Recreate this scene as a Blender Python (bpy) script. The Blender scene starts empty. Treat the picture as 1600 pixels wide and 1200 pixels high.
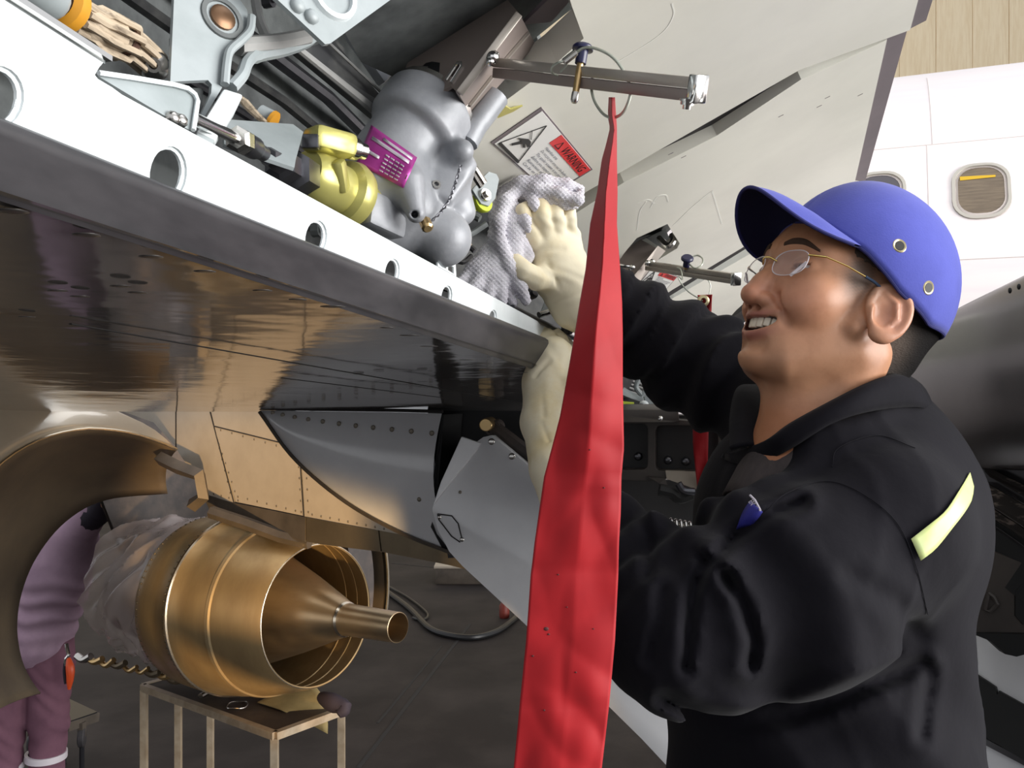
import bpy, bmesh, math, random
import numpy as np
from mathutils import Vector, Matrix
from mathutils.geometry import tessellate_polygon

# ------------------------------------------------------------------ camera, world, lights, exposure
SC = bpy.context.scene
COL = SC.collection
FPX, CAMZ = 1400.0, 2.5
cam_data = bpy.data.cameras.new('camera'); cam_data.sensor_width = 36.0; cam_data.lens = FPX / 1600.0 * 36.0
cam_data.clip_start = 0.01; cam_data.clip_end = 200
cam = bpy.data.objects.new('camera', cam_data); COL.objects.link(cam)
cam.location = (0, 0, CAMZ); cam.rotation_euler = (math.pi / 2, 0, 0)
SC.camera = cam

world = bpy.data.worlds.new('hangar_daylight'); SC.world = world; world.use_nodes = True
bg = world.node_tree.nodes['Background']; bg.inputs[0].default_value = (0.94, 0.96, 1.0, 1); bg.inputs[1].default_value = 0.9

def area_light(name, loc, target, size, size_y, power, color, spread=180):
    ld = bpy.data.lights.new(name, 'AREA'); ld.shape = 'RECTANGLE'; ld.size = size; ld.size_y = size_y
    ld.energy = power; ld.color = color; ld.spread = math.radians(spread)
    o = bpy.data.objects.new(name, ld); COL.objects.link(o); o.location = loc
    o.rotation_euler = (Vector(target) - Vector(loc)).to_track_quat('-Z', 'Y').to_euler()
    return o
# daylight through the wide open hangar door aft of the wing (to the right of the picture)
area_light('hangar_door_daylight', (9.5, -2.0, 3.3), (0.0, 1.0, 2.6), 9, 6.4, 2250, (1.0, 0.985, 0.96))
# roof light strip above
area_light('hangar_roof_light', (1.0, 1.0, 9.0), (0.3, 1.5, 2.5), 6, 6, 160, (0.95, 0.98, 1.0))
# narrow warm spot added by the floor for sun bounced on to the engine
sd = bpy.data.lights.new('warm_floor_bounce', 'SPOT'); sd.energy = 4600; sd.color = (1.0, 0.64, 0.28)
sd.spot_size = math.radians(10.4); sd.spot_blend = 0.3; sd.shadow_soft_size = 0.10
so = bpy.data.objects.new('warm_floor_bounce', sd); COL.objects.link(so); so.location = (1.9, -3.6, 0.12)
so.rotation_euler = (Vector((-0.85, 3.85, 1.72)) - Vector(so.location)).to_track_quat('-Z', 'Y').to_euler()

vs = SC.view_settings; vs.view_transform = 'Standard'; vs.look = 'None'; vs.gamma = 1.0; vs.exposure = 0.0
vs.use_curve_mapping = False

# ------------------------------------------------------------------ helpers
RND = random.Random(7)
def P(px, py, d):
    return Vector(((px - 800.0) / FPX * d, d, CAMZ - (py - 600.0) / FPX * d))
def PP(lst): return [P(*a) for a in lst]
class Plane:
    def __init__(s, a, b, c):
        s.o = Vector(a); s.n = (Vector(b) - s.o).cross(Vector(c) - s.o).normalized()
        if s.n.dot(Vector((0, 0, CAMZ)) - s.o) < 0: s.n = -s.n      # faces the photographer's side
    def at(s, px, py, off=0.0):
        r = P(px, py, 1.0) - Vector((0, 0, CAMZ))
        t = (s.o - Vector((0, 0, CAMZ))).dot(s.n) / r.dot(s.n)
        return Vector((0, 0, CAMZ)) + r * t + s.n * off

MATS = {}
def lin(c):
    return tuple((x / 12.92 if x <= 0.04045 else ((x + 0.055) / 1.055) ** 2.4) for x in c)
def rgb(r, g, b): return lin((r / 255.0, g / 255.0, b / 255.0))
def mat(name, col, rough=0.5, metal=0.0, spec=0.5, var=None, vscale=8.0, vfac=(0.4, 0.7), bump=0.0, bscale=60.0, coat=0.0,
        stretch=(1, 1, 1), rvar=0.0, trans=0.0, alpha=1.0, sheen=0.0, emit=None, estr=0.0, attr=None, sss=0.0, wave=None, ior=1.45, bdist=0.002):
    m = bpy.data.materials.new(name); m.use_nodes = True
    nt = m.node_tree; N = nt.nodes; L = nt.links; b = N['Principled BSDF']
    b.inputs['Base Color'].default_value = (*col, 1); b.inputs['Roughness'].default_value = rough
    b.inputs['Metallic'].default_value = metal; b.inputs['Specular IOR Level'].default_value = spec
    b.inputs['Coat Weight'].default_value = coat; b.inputs['Coat Roughness'].default_value = 0.05
    b.inputs['Transmission Weight'].default_value = trans; b.inputs['Alpha'].default_value = alpha; b.inputs['IOR'].default_value = ior
    b.inputs['Sheen Weight'].default_value = sheen
    if sss:
        b.inputs['Subsurface Weight'].default_value = sss; b.inputs['Subsurface Radius'].default_value = (0.012, 0.005, 0.003)
        b.inputs['Subsurface Scale'].default_value = 0.5
    if emit: b.inputs['Emission Color'].default_value = (*emit, 1); b.inputs['Emission Strength'].default_value = estr
    tc = N.new('ShaderNodeTexCoord'); mp = N.new('ShaderNodeMapping'); mp.inputs['Scale'].default_value = stretch
    L.new(tc.outputs['Object'], mp.inputs['Vector'])
    csock = None
    if attr:
        a = N.new('ShaderNodeAttribute'); a.attribute_name = attr; csock = a.outputs['Color']
    if var is not None:
        nz = N.new('ShaderNodeTexNoise'); nz.inputs['Scale'].default_value = vscale; nz.inputs['Detail'].default_value = 6
        nz.inputs['Roughness'].default_value = 0.6
        L.new(mp.outputs[0], nz.inputs['Vector'])
        mr = N.new('ShaderNodeMapRange'); mr.inputs['From Min'].default_value = vfac[0]; mr.inputs['From Max'].default_value = vfac[1]
        L.new(nz.outputs['Fac'], mr.inputs['Value'])
        mx = N.new('ShaderNodeMix'); mx.data_type = 'RGBA'
        mx.inputs['A'].default_value = (*col, 1); mx.inputs['B'].default_value = (*var, 1)
        if csock:
            L.new(csock, mx.inputs['A'])
            mx2 = N.new('ShaderNodeMix'); mx2.data_type = 'RGBA'; mx2.blend_type = 'MULTIPLY'; mx2.inputs['Factor'].default_value = 1
            mx2.inputs['B'].default_value = (*var, 1); L.new(csock, mx2.inputs['A']); L.new(mx2.outputs['Result'], mx.inputs['B'])
        L.new(mr.outputs[0], mx.inputs['Factor']); csock = mx.outputs['Result']
        if rvar:
            ma = N.new('ShaderNodeMath'); ma.operation = 'MULTIPLY_ADD'; ma.inputs[1].default_value = rvar; ma.inputs[2].default_value = rough
            L.new(mr.outputs[0], ma.inputs[0]); L.new(ma.outputs[0], b.inputs['Roughness'])
    if csock: L.new(csock, b.inputs['Base Color'])
    if bump or wave:
        bp = N.new('ShaderNodeBump'); bp.inputs['Strength'].default_value = bump or wave[1]; bp.inputs['Distance'].default_value = bdist
        if wave:
            wv = N.new('ShaderNodeTexWave'); wv.inputs['Scale'].default_value = wave[0]; wv.bands_direction = wave[2] if len(wave) > 2 else 'DIAGONAL'
            wv.inputs['Distortion'].default_value = 1.0
            wv2 = N.new('ShaderNodeTexWave'); wv2.inputs['Scale'].default_value = wave[0]; wv2.bands_direction = wave[3] if len(wave) > 3 else 'Z'
            mm = N.new('ShaderNodeMath'); mm.operation = 'MULTIPLY'
            L.new(mp.outputs[0], wv.inputs['Vector']); L.new(mp.outputs[0], wv2.inputs['Vector'])
            L.new(wv.outputs['Fac'], mm.inputs[0]); L.new(wv2.outputs['Fac'], mm.inputs[1]); L.new(mm.outputs[0], bp.inputs['Height'])
        else:
            bn = N.new('ShaderNodeTexNoise'); bn.inputs['Scale'].default_value = bscale; bn.inputs['Detail'].default_value = 4
            L.new(mp.outputs[0], bn.inputs['Vector']); L.new(bn.outputs['Fac'], bp.inputs['Height'])
        L.new(bp.outputs[0], b.inputs['Normal'])
    MATS[name] = m
    return m

def thing(name, label, cat, loc, group=None, kind=None):
    o = bpy.data.objects.new(name, None); COL.objects.link(o); o.location = loc; o.empty_display_size = 0.05
    o['label'] = label; o['category'] = cat
    if group: o['group'] = group
    if kind: o['kind'] = kind
    return o
def tag(o, label, cat=None, group=None, kind=None):
    o['label'] = label
    if cat: o['category'] = cat
    if group: o['group'] = group
    if kind: o['kind'] = kind
    return o
def root_off(p):
    v = Vector((0, 0, 0))
    while p is not None:
        v += Vector(p.location); p = p.parent
    return v
def link(name, me, m, parent=None, loc=None):
    o = bpy.data.objects.new(name, me); COL.objects.link(o)
    if m is not None and len(me.materials) == 0: me.materials.append(MATS[m] if isinstance(m, str) else m)
    if loc is not None: o.location = loc
    if parent is not None:
        o.parent = parent
        if parent.type == 'EMPTY': o.matrix_parent_inverse = Matrix.Translation(-Vector(parent.location))
    return o
def mesh(name, V, F, m, parent=None, smooth=True, auto=None):
    me = bpy.data.meshes.new(name)
    me.from_pydata([tuple(v) for v in V], [], [tuple(f) for f in F]); me.validate(); me.update()
    if smooth:
        me.shade_smooth()
        if auto: me.set_sharp_from_angle(angle=math.radians(auto))
    return link(name, me, m, parent)
class MB:
    """collects shapes for one mesh"""
    def __init__(s): s.V = []; s.F = []
    def add(s, V, F):
        o = len(s.V); s.V += [Vector(v) for v in V]; s.F += [tuple(i + o for i in f) for f in F]; return s
    def tube(s, pts, r, n=10, caps=True):
        pts = [Vector(p) for p in pts]; rs = r if isinstance(r, (list, tuple)) else [r] * len(pts)
        V = []; F = []
        t0 = (pts[1] - pts[0]).normalized(); up = Vector((0, 0, 1)) if abs(t0.z) < 0.9 else Vector((1, 0, 0))
        x = t0.cross(up).normalized()
        for i, p in enumerate(pts):
            t = (pts[min(i + 1, len(pts) - 1)] - pts[max(i - 1, 0)]).normalized()
            x = (x - t * x.dot(t)).normalized(); y = t.cross(x)
            for k in range(n):
                a = 2 * math.pi * k / n; V.append(p + (x * math.cos(a) + y * math.sin(a)) * rs[i])
        for i in range(len(pts) - 1):
            for k in range(n):
                k2 = (k + 1) % n; F.append((i * n + k, i * n + k2, (i + 1) * n + k2, (i + 1) * n + k))
        if caps:
            F.append(tuple(range(n))[::-1]); F.append(tuple((len(pts) - 1) * n + k for k in range(n)))
        return s.add(V, F)
    def cyl(s, a, b, r, n=16, r2=None): return s.tube([a, b], [r, r if r2 is None else r2], n)
    def lathe(s, o, ax, prof, n=48, a0=0.0, a1=None, ref=None):
        o = Vector(o); ax = Vector(ax).normalized(); ref = Vector(ref) if ref is not None else (Vector((0, 0, 1)) if abs(ax.z) < 0.9 else Vector((1, 0, 0)))
        x = (ref - ax * ref.dot(ax)).normalized(); y = ax.cross(x)
        full = a1 is None; a1 = a0 + 2 * math.pi if full else a1
        m = n if full else n + 1; V = []; F = []
        for (t, r) in prof:
            for k in range(m):
                a = a0 + (a1 - a0) * k / n; V.append(o + ax * t + (x * math.cos(a) + y * math.sin(a)) * r)
        for i in range(len(prof) - 1):
            for k in range(n):
                k2 = (k + 1) % m; F.append((i * m + k, i * m + k2, (i + 1) * m + k2, (i + 1) * m + k))
        return s.add(V, F)
    def box(s, c, ex, ey, ez, bev=0.0, seg=2):
        """c centre, ex/ey/ez half-extent vectors"""
        c = Vector(c); ex = Vector(ex); ey = Vector(ey); ez = Vector(ez)
        if bev <= 0:
            V = [c + ex * a + ey * b + ez * d for a in (-1, 1) for b in (-1, 1) for d in (-1, 1)]
            return s.add(V, [(0, 1, 3, 2), (4, 6, 7, 5), (0, 4, 5, 1), (2, 3, 7, 6), (0, 2, 6, 4), (1, 5, 7, 3)])
        bm = bmesh.new(); bmesh.ops.create_cube(bm, size=2)
        L = (ex.length, ey.length, ez.length)
        for v in bm.verts: v.co = Vector((v.co.x * L[0], v.co.y * L[1], v.co.z * L[2]))
        bmesh.ops.bevel(bm, geom=list(bm.edges), offset=min(bev, min(L) * 0.9), segments=seg, affect='EDGES', profile=0.5)
        X, Y, Z = ex.normalized(), ey.normalized(), ez.normalized()
        bm.verts.index_update()
        V = [c + X * v.co.x + Y * v.co.y + Z * v.co.z for v in bm.verts]; F = [tuple(v.index for v in f.verts) for f in bm.faces]
        bm.free(); return s.add(V, F)
    def beam(s, a, b, w, h, up=(0, 0, 1), bev=0.0):
        a = Vector(a); b = Vector(b); t = (b - a); L = t.length; t.normalize(); up = Vector(up)
        x = t.cross(up).normalized(); y = x.cross(t)
        return s.box((a + b) / 2, t * L / 2, x * w / 2, y * h / 2, bev)
    def prism(s, poly, ext, holes=()):
        """poly: 3-D planar outline, ext: extrusion vector, holes: outlines"""
        ext = Vector(ext); loops = [[Vector(p) for p in poly]] + [[Vector(p) for p in h] for h in holes]
        flat = [p for l in loops for p in l]; n = len(flat)
        nn = Vector((0, 0, 0))
        for i, p in enumerate(loops[0]):
            q = loops[0][(i + 1) % len(loops[0])]; nn += p.cross(q)
        nn.normalize(); X = (loops[0][1] - loops[0][0]).normalized(); Y = nn.cross(X)
        l2 = [[Vector((p.dot(X), p.dot(Y), 0)) for p in l] for l in loops]
        tris = tessellate_polygon(l2)
        V = flat + [p + ext for p in flat]; F = []
        for t in tris:
            a, b, c = (flat[i] for i in t)
            sg = (b - a).cross(c - a).dot(ext)
            t = tuple(t) if sg < 0 else tuple(t)[::-1]
            F.append(t); F.append(tuple(i + n for i in t[::-1]))
        o = 0
        for l in loops:
            m = len(l)
            for i in range(m):
                j = (i + 1) % m; F.append((o + i, o + j, o + j + n, o + i + n))
            o += m
        return s.add(V, F)
    def sphere(s, c, r, nu=16, nv=10, axes=None):
        c = Vector(c); r3 = r if isinstance(r, (tuple, list)) else (r, r, r); A = axes or (Vector((1, 0, 0)), Vector((0, 1, 0)), Vector((0, 0, 1)))
        V = []; F = []
        for j in range(nv + 1):
            ph = math.pi * j / nv
            for i in range(nu):
                th = 2 * math.pi * i / nu
                V.append(c + A[0] * r3[0] * math.sin(ph) * math.cos(th) + A[1] * r3[1] * math.sin(ph) * math.sin(th) + A[2] * r3[2] * math.cos(ph))
        for j in range(nv):
            for i in range(nu):
                i2 = (i + 1) % nu; F.append((j * nu + i, (j + 1) * nu + i, (j + 1) * nu + i2, j * nu + i2))
        return s.add(V, F)
    def grid(s, rows, closed=False):
        R = len(rows); C = len(rows[0]); V = [p for r in rows for p in r]; F = []
        for i in range(R - 1):
            for k in range(C if closed else C - 1):
                k2 = (k + 1) % C; F.append((i * C + k, i * C + k2, (i + 1) * C + k2, (i + 1) * C + k))
        return s.add(V, F)
    def build(s, name, m, parent=None, smooth=True, auto=35, fix=True, bevel=0.0, solid=0.0):
        me = bpy.data.meshes.new(name); me.from_pydata([tuple(v) for v in s.V], [], s.F); me.validate()
        bm = bmesh.new(); bm.from_mesh(me)
        bmesh.ops.remove_doubles(bm, verts=bm.verts, dist=1e-6)
        if fix: bmesh.ops.recalc_face_normals(bm, faces=bm.faces)
        if solid: bmesh.ops.solidify(bm, geom=list(bm.faces), thickness=solid)
        if bevel:
            es = [e for e in bm.edges if len(e.link_faces) == 2 and e.calc_face_angle(0) > 0.6]
            bmesh.ops.bevel(bm, geom=es, offset=bevel, segments=2, affect='EDGES', profile=0.5, clamp_overlap=True)
        bm.to_mesh(me); bm.free()
        if smooth:
            me.shade_smooth(); me.set_sharp_from_angle(angle=math.radians(auto))
        return link(name, me, m, parent)

def crv(pts, n=8):
    """Catmull-Rom through points (any dimension)"""
    pts = [np.array(p, float) for p in pts]; out = []
    q = [2 * pts[0] - pts[1]] + pts + [2 * pts[-1] - pts[-2]]
    for i in range(1, len(q) - 2):
        for k in range(n):
            t = k / n
            out.append(0.5 * (2 * q[i] + (q[i + 1] - q[i - 1]) * t + (2 * q[i - 1] - 5 * q[i] + 4 * q[i + 1] - q[i + 2]) * t * t
                              + (3 * q[i] - q[i - 1] - 3 * q[i + 1] + q[i + 2]) * t ** 3))
    out.append(pts[-1]); return out
def cp(pts, n=8): return [P(*p) for p in crv(pts, n)]
def resample(pts, n):
    pts = [np.array(p, float) for p in pts]; L = np.r_[0, np.cumsum([np.linalg.norm(pts[i + 1] - pts[i]) for i in range(len(pts) - 1)])]
    A = np.array(pts); return [np.array([np.interp(t, L, A[:, k]) for k in range(A.shape[1])]) for t in np.linspace(0, L[-1], n)]
def ellipse(cx, cy, rx, ry, n=24, rot=0.0):
    c, s_ = math.cos(rot), math.sin(rot)
    return [(cx + rx * math.cos(a) * c - ry * math.sin(a) * s_, cy + rx * math.cos(a) * s_ + ry * math.sin(a) * c) for a in [2 * math.pi * k / n for k in range(n)]]
def panel(name, plane, poly, m, parent, th=0.003, holes=(), off=0.0, bevel=0.0, smooth=False):
    b = MB(); b.prism([plane.at(*p, off) for p in poly], plane.n * -th, [[plane.at(*p, off) for p in h] for h in holes])
    return b.build(name, m, parent, smooth=smooth, bevel=bevel)
_rv = {}
def rivet(name, pos, n, r, h, m, parent):
    """small domed fastener head, sharing mesh data between alike ones"""
    n = Vector(n).normalized(); key = (name, round(r, 5), round(h, 5), m)
    if key not in _rv:
        b = MB(); b.lathe((0, 0, 0), (0, 0, 1), [(-h * 0.3, r), (h * 0.5, r), (h, r * 0.6), (h * 1.05, 0.0001)], 10)
        me = bpy.data.meshes.new(name); me.from_pydata([tuple(v) for v in b.V], [], b.F); me.validate(); me.shade_smooth()
        me.materials.append(MATS[m]); _rv[key] = me
    o = bpy.data.objects.new(name, _rv[key]); COL.objects.link(o)
    o.matrix_world = Matrix.Translation(pos) @ n.to_track_quat('Z', 'Y').to_matrix().to_4x4()
    if parent:
        o.parent = parent
        if parent.type == 'EMPTY': o.matrix_parent_inverse = Matrix.Translation(-Vector(parent.location))
    return o
def text_mesh(name, txt, origin, xdir, ydir, size, m, parent, ext=0.0, squash=1.0, width=None):
    cu = bpy.data.curves.new(name, 'FONT'); cu.body = txt; cu.size = size; cu.extrude = ext; cu.resolution_u = 2
    ob = bpy.data.objects.new(name, cu); COL.objects.link(ob)
    bpy.context.view_layer.update()
    me = bpy.data.meshes.new_from_object(ob.evaluated_get(bpy.context.evaluated_depsgraph_get()))
    bpy.data.objects.remove(ob); bpy.data.curves.remove(cu)
    if width:
        squash = width / max(v.co.x for v in me.vertices)
    X = Vector(xdir).normalized() * squash; Y = Vector(ydir).normalized(); Z = X.cross(Y).normalized(); O = Vector(origin)
    for v in me.vertices: v.co = O + X * v.co.x + Y * v.co.y + Z * v.co.z
    me.materials.clear(); me.update()
    return link(name, me, m, parent)

# ---- signed distance modelling (surface nets) for bodies, cloth and castings
def vlen(a): return np.sqrt((a * a).sum(-1))
def s_sph(p, c, r): return vlen(p - np.array(c, np.float32)) - r
def s_ell(p, c, r):
    r = np.array(r, np.float32); q = p - np.array(c, np.float32)
    k0 = vlen(q / r); k1 = vlen(q / (r * r)) + 1e-9
    return k0 * (k0 - 1) / k1
def s_cone(p, a, b, ra, rb):
    a = np.array(a, np.float32); b = np.array(b, np.float32); ba = b - a
    t = np.clip(((p - a) @ ba) / float(ba @ ba), 0, 1)
    return vlen(p - a - t[..., None] * ba) - (ra + (rb - ra) * t)
def s_chain(p, pts, rs, k=0.0):
    d = None
    for i in range(len(pts) - 1):
        e = s_cone(p, pts[i], pts[i + 1], rs[i], rs[i + 1]); d = e if d is None else (smin(d, e, k) if k else np.minimum(d, e))
    return d
def s_obox(p, c, ax, half, r=0.0):
    q = (p - np.array(c, np.float32)) @ np.array(ax, np.float32).T
    q = np.abs(q) - (np.array(half, np.float32) - r)
    return vlen(np.maximum(q, 0)) + np.minimum(q.max(-1), 0) - r
def s_cyl(p, a, b, r, e=0.0):
    a = np.array(a, np.float32); b = np.array(b, np.float32); ba = b - a; L = np.linalg.norm(ba); ba = ba / L
    t = (p - a) @ ba; rad = vlen(p - a - t[..., None] * ba)
    dx = rad - r + e; dy = np.abs(t - L / 2) - L / 2 + e
    return np.minimum(np.maximum(dx, dy), 0) + np.sqrt(np.maximum(dx, 0) ** 2 + np.maximum(dy, 0) ** 2) - e
def smin(a, b, k):
    h = np.clip(0.5 + 0.5 * (b - a) / k, 0, 1); return b + (a - b) * h - k * h * (1 - h)
def smax(a, b, k): return -smin(-a, -b, k)
def gs(p, c, r):
    q = (p - np.array(c, np.float32)) / np.array(r, np.float32); return np.exp(-(q * q).sum(-1))
def sdf_mesh(f, lo, hi, h):
    lo = np.array(lo, np.float32); hi = np.array(hi, np.float32); B = 4
    nb = np.ceil((hi - lo) / (h * B)).astype(int) + 1; n = nb * B
    cc = np.stack(np.meshgrid(*[lo[i] + (np.arange(nb[i]) + 0.5) * h * B for i in range(3)], indexing='ij'), -1).astype(np.float32)
    cv = f(cc.reshape(-1, 3)).reshape(nb)
    near = np.abs(cv) < h * B * 1.9
    val = np.repeat(np.repeat(np.repeat(cv, B, 0), B, 1), B, 2).astype(np.float32)
    mk = np.repeat(np.repeat(np.repeat(near, B, 0), B, 1), B, 2)
    idx = np.argwhere(mk); pts = lo + idx.astype(np.float32) * h
    out = np.concatenate([f(pts[i:i + 400000]) for i in range(0, len(pts), 400000)]) if len(pts) else np.zeros(0)
    val[mk] = out
    s = val < 0
    c8 = [s[i:n[0] - 1 + i, j:n[1] - 1 + j, k:n[2] - 1 + k] for i in (0, 1) for j in (0, 1) for k in (0, 1)]
    cnt = sum(c.astype(np.int8) for c in c8); act = (cnt > 0) & (cnt < 8)
    ai = np.argwhere(act); vid = -np.ones(act.shape, np.int64); vid[act] = np.arange(len(ai))
    acc = np.zeros((len(ai), 3)); num = np.zeros(len(ai))
    offs = [(i, j, k) for i in (0, 1) for j in (0, 1) for k in (0, 1)]
    for a in offs:
        for ax in range(3):
            if a[ax]: continue
            b = list(a); b[ax] = 1
            va = val[ai[:, 0] + a[0], ai[:, 1] + a[1], ai[:, 2] + a[2]]; vb = val[ai[:, 0] + b[0], ai[:, 1] + b[1], ai[:, 2] + b[2]]
            m = (va < 0) != (vb < 0); t = np.where(m, va / np.where(m, va - vb, 1), 0)
            pa = np.array(a, float) + np.zeros((len(ai), 3)); pa[:, ax] += t
            acc += np.where(m[:, None], pa, 0); num += m
    V = lo + (ai + acc / num[:, None]) * h
    F = []
    for ax in range(3):
        u, w = (ax + 1) % 3, (ax + 2) % 3
        sl = [slice(None)] * 3; sl2 = [slice(None)] * 3; sl[ax] = slice(0, n[ax] - 1); sl2[ax] = slice(1, n[ax])
        ch = s[tuple(sl)] != s[tuple(sl2)]
        e = np.argwhere(ch); ok = (e[:, u] > 0) & (e[:, w] > 0) & (e[:, u] < n[u] - 1) & (e[:, w] < n[w] - 1); e = e[ok]
        flip = s[tuple(e.T)]
        q = []
        for (du, dw) in ((0, 0), (-1, 0), (-1, -1), (0, -1)):
            g = e.copy(); g[:, u] += du; g[:, w] += dw; q.append(vid[tuple(g.T)])
        q = np.stack(q, 1); good = (q >= 0).all(1); q = q[good]; fl = flip[good]
        q[~fl] = q[~fl][:, ::-1]
        F.append(q)
    F = np.concatenate(F) if F else np.zeros((0, 4), int)
    return V, F
def sdf_obj(name, f, lo, hi, h, m, parent=None, color=None, xform=None, smooth_iter=0):
    V, F = sdf_mesh(f, lo, hi, h)
    me = bpy.data.meshes.new(name)
    me.vertices.add(len(V)); me.loops.add(len(F) * 4); me.polygons.add(len(F))
    W = V if xform is None else xform(V)
    me.vertices.foreach_set('co', np.ascontiguousarray(W, np.float32).ravel())
    me.loops.foreach_set('vertex_index', np.ascontiguousarray(F, np.int32).ravel())
    me.polygons.foreach_set('loop_start', np.arange(0, len(F) * 4, 4, dtype=np.int32))
    me.update(); me.validate()
    me.polygons.foreach_set('use_smooth', np.ones(len(me.polygons), bool))
    if color is not None:
        a = me.color_attributes.new('tint', 'FLOAT_COLOR', 'POINT')
        c = np.concatenate([color(V), np.ones((len(V), 1))], 1).astype(np.float32); a.data.foreach_set('color', c.ravel())
    me.update()
    if smooth_iter:
        bm = bmesh.new(); bm.from_mesh(me)
        for _ in range(smooth_iter): bmesh.ops.smooth_vert(bm, verts=bm.verts, factor=0.5, use_axis_x=True, use_axis_y=True, use_axis_z=True)
        bm.to_mesh(me); bm.free(); me.shade_smooth()
    return link(name, me, m, parent)
def march(f, px, py, off=0.002, t0=0.3, t1=3.0, eps=0.0006, fallback=None):
    """first point of a signed distance surface seen at a pixel"""
    r = np.array(P(px, py, 1.0) - Vector((0, 0, CAMZ))); o = np.array([0, 0, CAMZ]); t = t0
    for _ in range(160):
        v = float(f((o + r * t)[None].astype(np.float32))[0])
        if v < eps: return Vector(o + r * (t - off))
        t += v * 0.6
        if t > t1: break
    return P(px, py, fallback) if fallback else Vector(o + r * t)
def bounds(pts, m):
    A = np.array([tuple(p) for p in pts]); return A.min(0) - m, A.max(0) + m
# ------------------------------------------------------------------ materials
mat('asphalt', (0.022, 0.018, 0.017), 0.72, var=(0.044, 0.036, 0.033), vscale=1.3, bump=0.3, bscale=120, spec=0.25)
mat('plank', rgb(250, 230, 194), 0.6, var=rgb(238, 214, 174), vscale=3, stretch=(6, 6, 0.5))
mat('joint', (0.02, 0.018, 0.018), 0.8)
mat('glossy_grey', (0.17, 0.160, 0.152), 0.075, spec=0.55, coat=0.15, var=(0.20, 0.185, 0.175), vscale=2.2, bump=0.20, bscale=3.2, bdist=0.02)
mat('grey_paint', rgb(214, 214, 216), 0.16, spec=0.6, coat=0.3, var=rgb(203, 203, 206), vscale=4, bump=0.03, bscale=5, bdist=0.02)
mat('grey_paint_dull', rgb(150, 150, 148), 0.4, var=rgb(120, 120, 118), vscale=9)
mat('primer', rgb(156, 163, 165), 0.42, var=rgb(136, 144, 145), vscale=14, bump=0.05)
mat('beam_white', rgb(226, 232, 234), 0.38, var=rgb(205, 212, 213), vscale=10)
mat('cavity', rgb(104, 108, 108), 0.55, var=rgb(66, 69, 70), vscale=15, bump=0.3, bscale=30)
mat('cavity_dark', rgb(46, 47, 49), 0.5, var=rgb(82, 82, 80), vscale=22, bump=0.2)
mat('black', (0.008, 0.008, 0.009), 0.5)
mat('rubber', (0.030, 0.029, 0.032), 0.42, var=(0.055, 0.052, 0.056), vscale=30, stretch=(1, 0.2, 1), bump=0.1, bscale=50)
mat('gap_rubber', (0.022, 0.020, 0.021), 0.6, var=(0.034, 0.031, 0.031), vscale=12)
mat('te_grey', rgb(118, 108, 112), 0.4, var=rgb(104, 96, 100), vscale=6)
mat('spoiler', rgb(236, 234, 222), 0.26, spec=0.5, var=rgb(224, 222, 211), vscale=3.0, bump=0.02, bscale=6)
mat('spoiler_scuff', rgb(236, 235, 226), 0.4)
mat('fuse_white', rgb(238, 228, 226), 0.35, var=rgb(231, 221, 222), vscale=5, stretch=(0.3, 0.3, 3.0))
mat('fuse_seam', rgb(205, 194, 188), 0.6)
mat('frame_grey', rgb(176, 170, 160), 0.35, metal=0.3)
mat('steel', (0.55, 0.53, 0.50), 0.25, metal=1.0, var=(0.45, 0.43, 0.40), vscale=20)
mat('bright_steel', (0.75, 0.74, 0.72), 0.14, metal=1.0)
mat('dark_steel', (0.14, 0.14, 0.155), 0.32, metal=0.9, var=(0.10, 0.10, 0.11), vscale=40)
mat('brown_anodised', (0.26, 0.215, 0.195), 0.36, metal=0.15, var=(0.23, 0.19, 0.17), vscale=12)
mat('bar_metal', (0.42, 0.38, 0.34), 0.30, metal=0.5, var=(0.36, 0.32, 0.28), vscale=16)
mat('blue_button', (0.012, 0.012, 0.055), 0.3, spec=0.6)
mat('gold_fitting', (0.56, 0.52, 0.17), 0.28, metal=0.45, var=(0.48, 0.45, 0.14), vscale=20)
mat('brass', (0.60, 0.42, 0.20), 0.3, metal=0.9)
mat('casting', rgb(150, 152, 157), 0.42, metal=0.1, var=rgb(132, 135, 140), vscale=30, bump=0.12, bscale=180)
mat('bore', (0.02, 0.02, 0.02), 0.6)
mat('magenta', rgb(176, 62, 150), 0.30, metal=0.35, spec=0.6, var=rgb(190, 84, 165), vscale=30)
mat('silver_ink', rgb(214, 205, 216), 0.3, metal=0.4)
mat('cable', rgb(176, 180, 168), 0.35, metal=0.6)
mat('sleeve_white', rgb(178, 162, 140), 0.6, var=rgb(90, 76, 62), vscale=60, stretch=(4, 0.3, 4), vfac=(0.5, 0.75), bump=0.3, bscale=80)
mat('orange', (0.55, 0.25, 0.02), 0.45)
mat('tie_bronze', (0.16, 0.09, 0.05), 0.35, metal=0.7)
mat('tie_brown', (0.10, 0.05, 0.035), 0.6)
mat('label_white', rgb(246, 245, 240), 0.45)
mat('label_red', rgb(232, 66, 66), 0.45)
mat('ink', (0.02, 0.02, 0.02), 0.5)
mat('ink_soft', (0.10, 0.11, 0.15), 0.5)
mat('pylon_fast', (0.05, 0.046, 0.044), 0.3)
mat('lime', rgb(190, 205, 60), 0.45)

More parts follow.
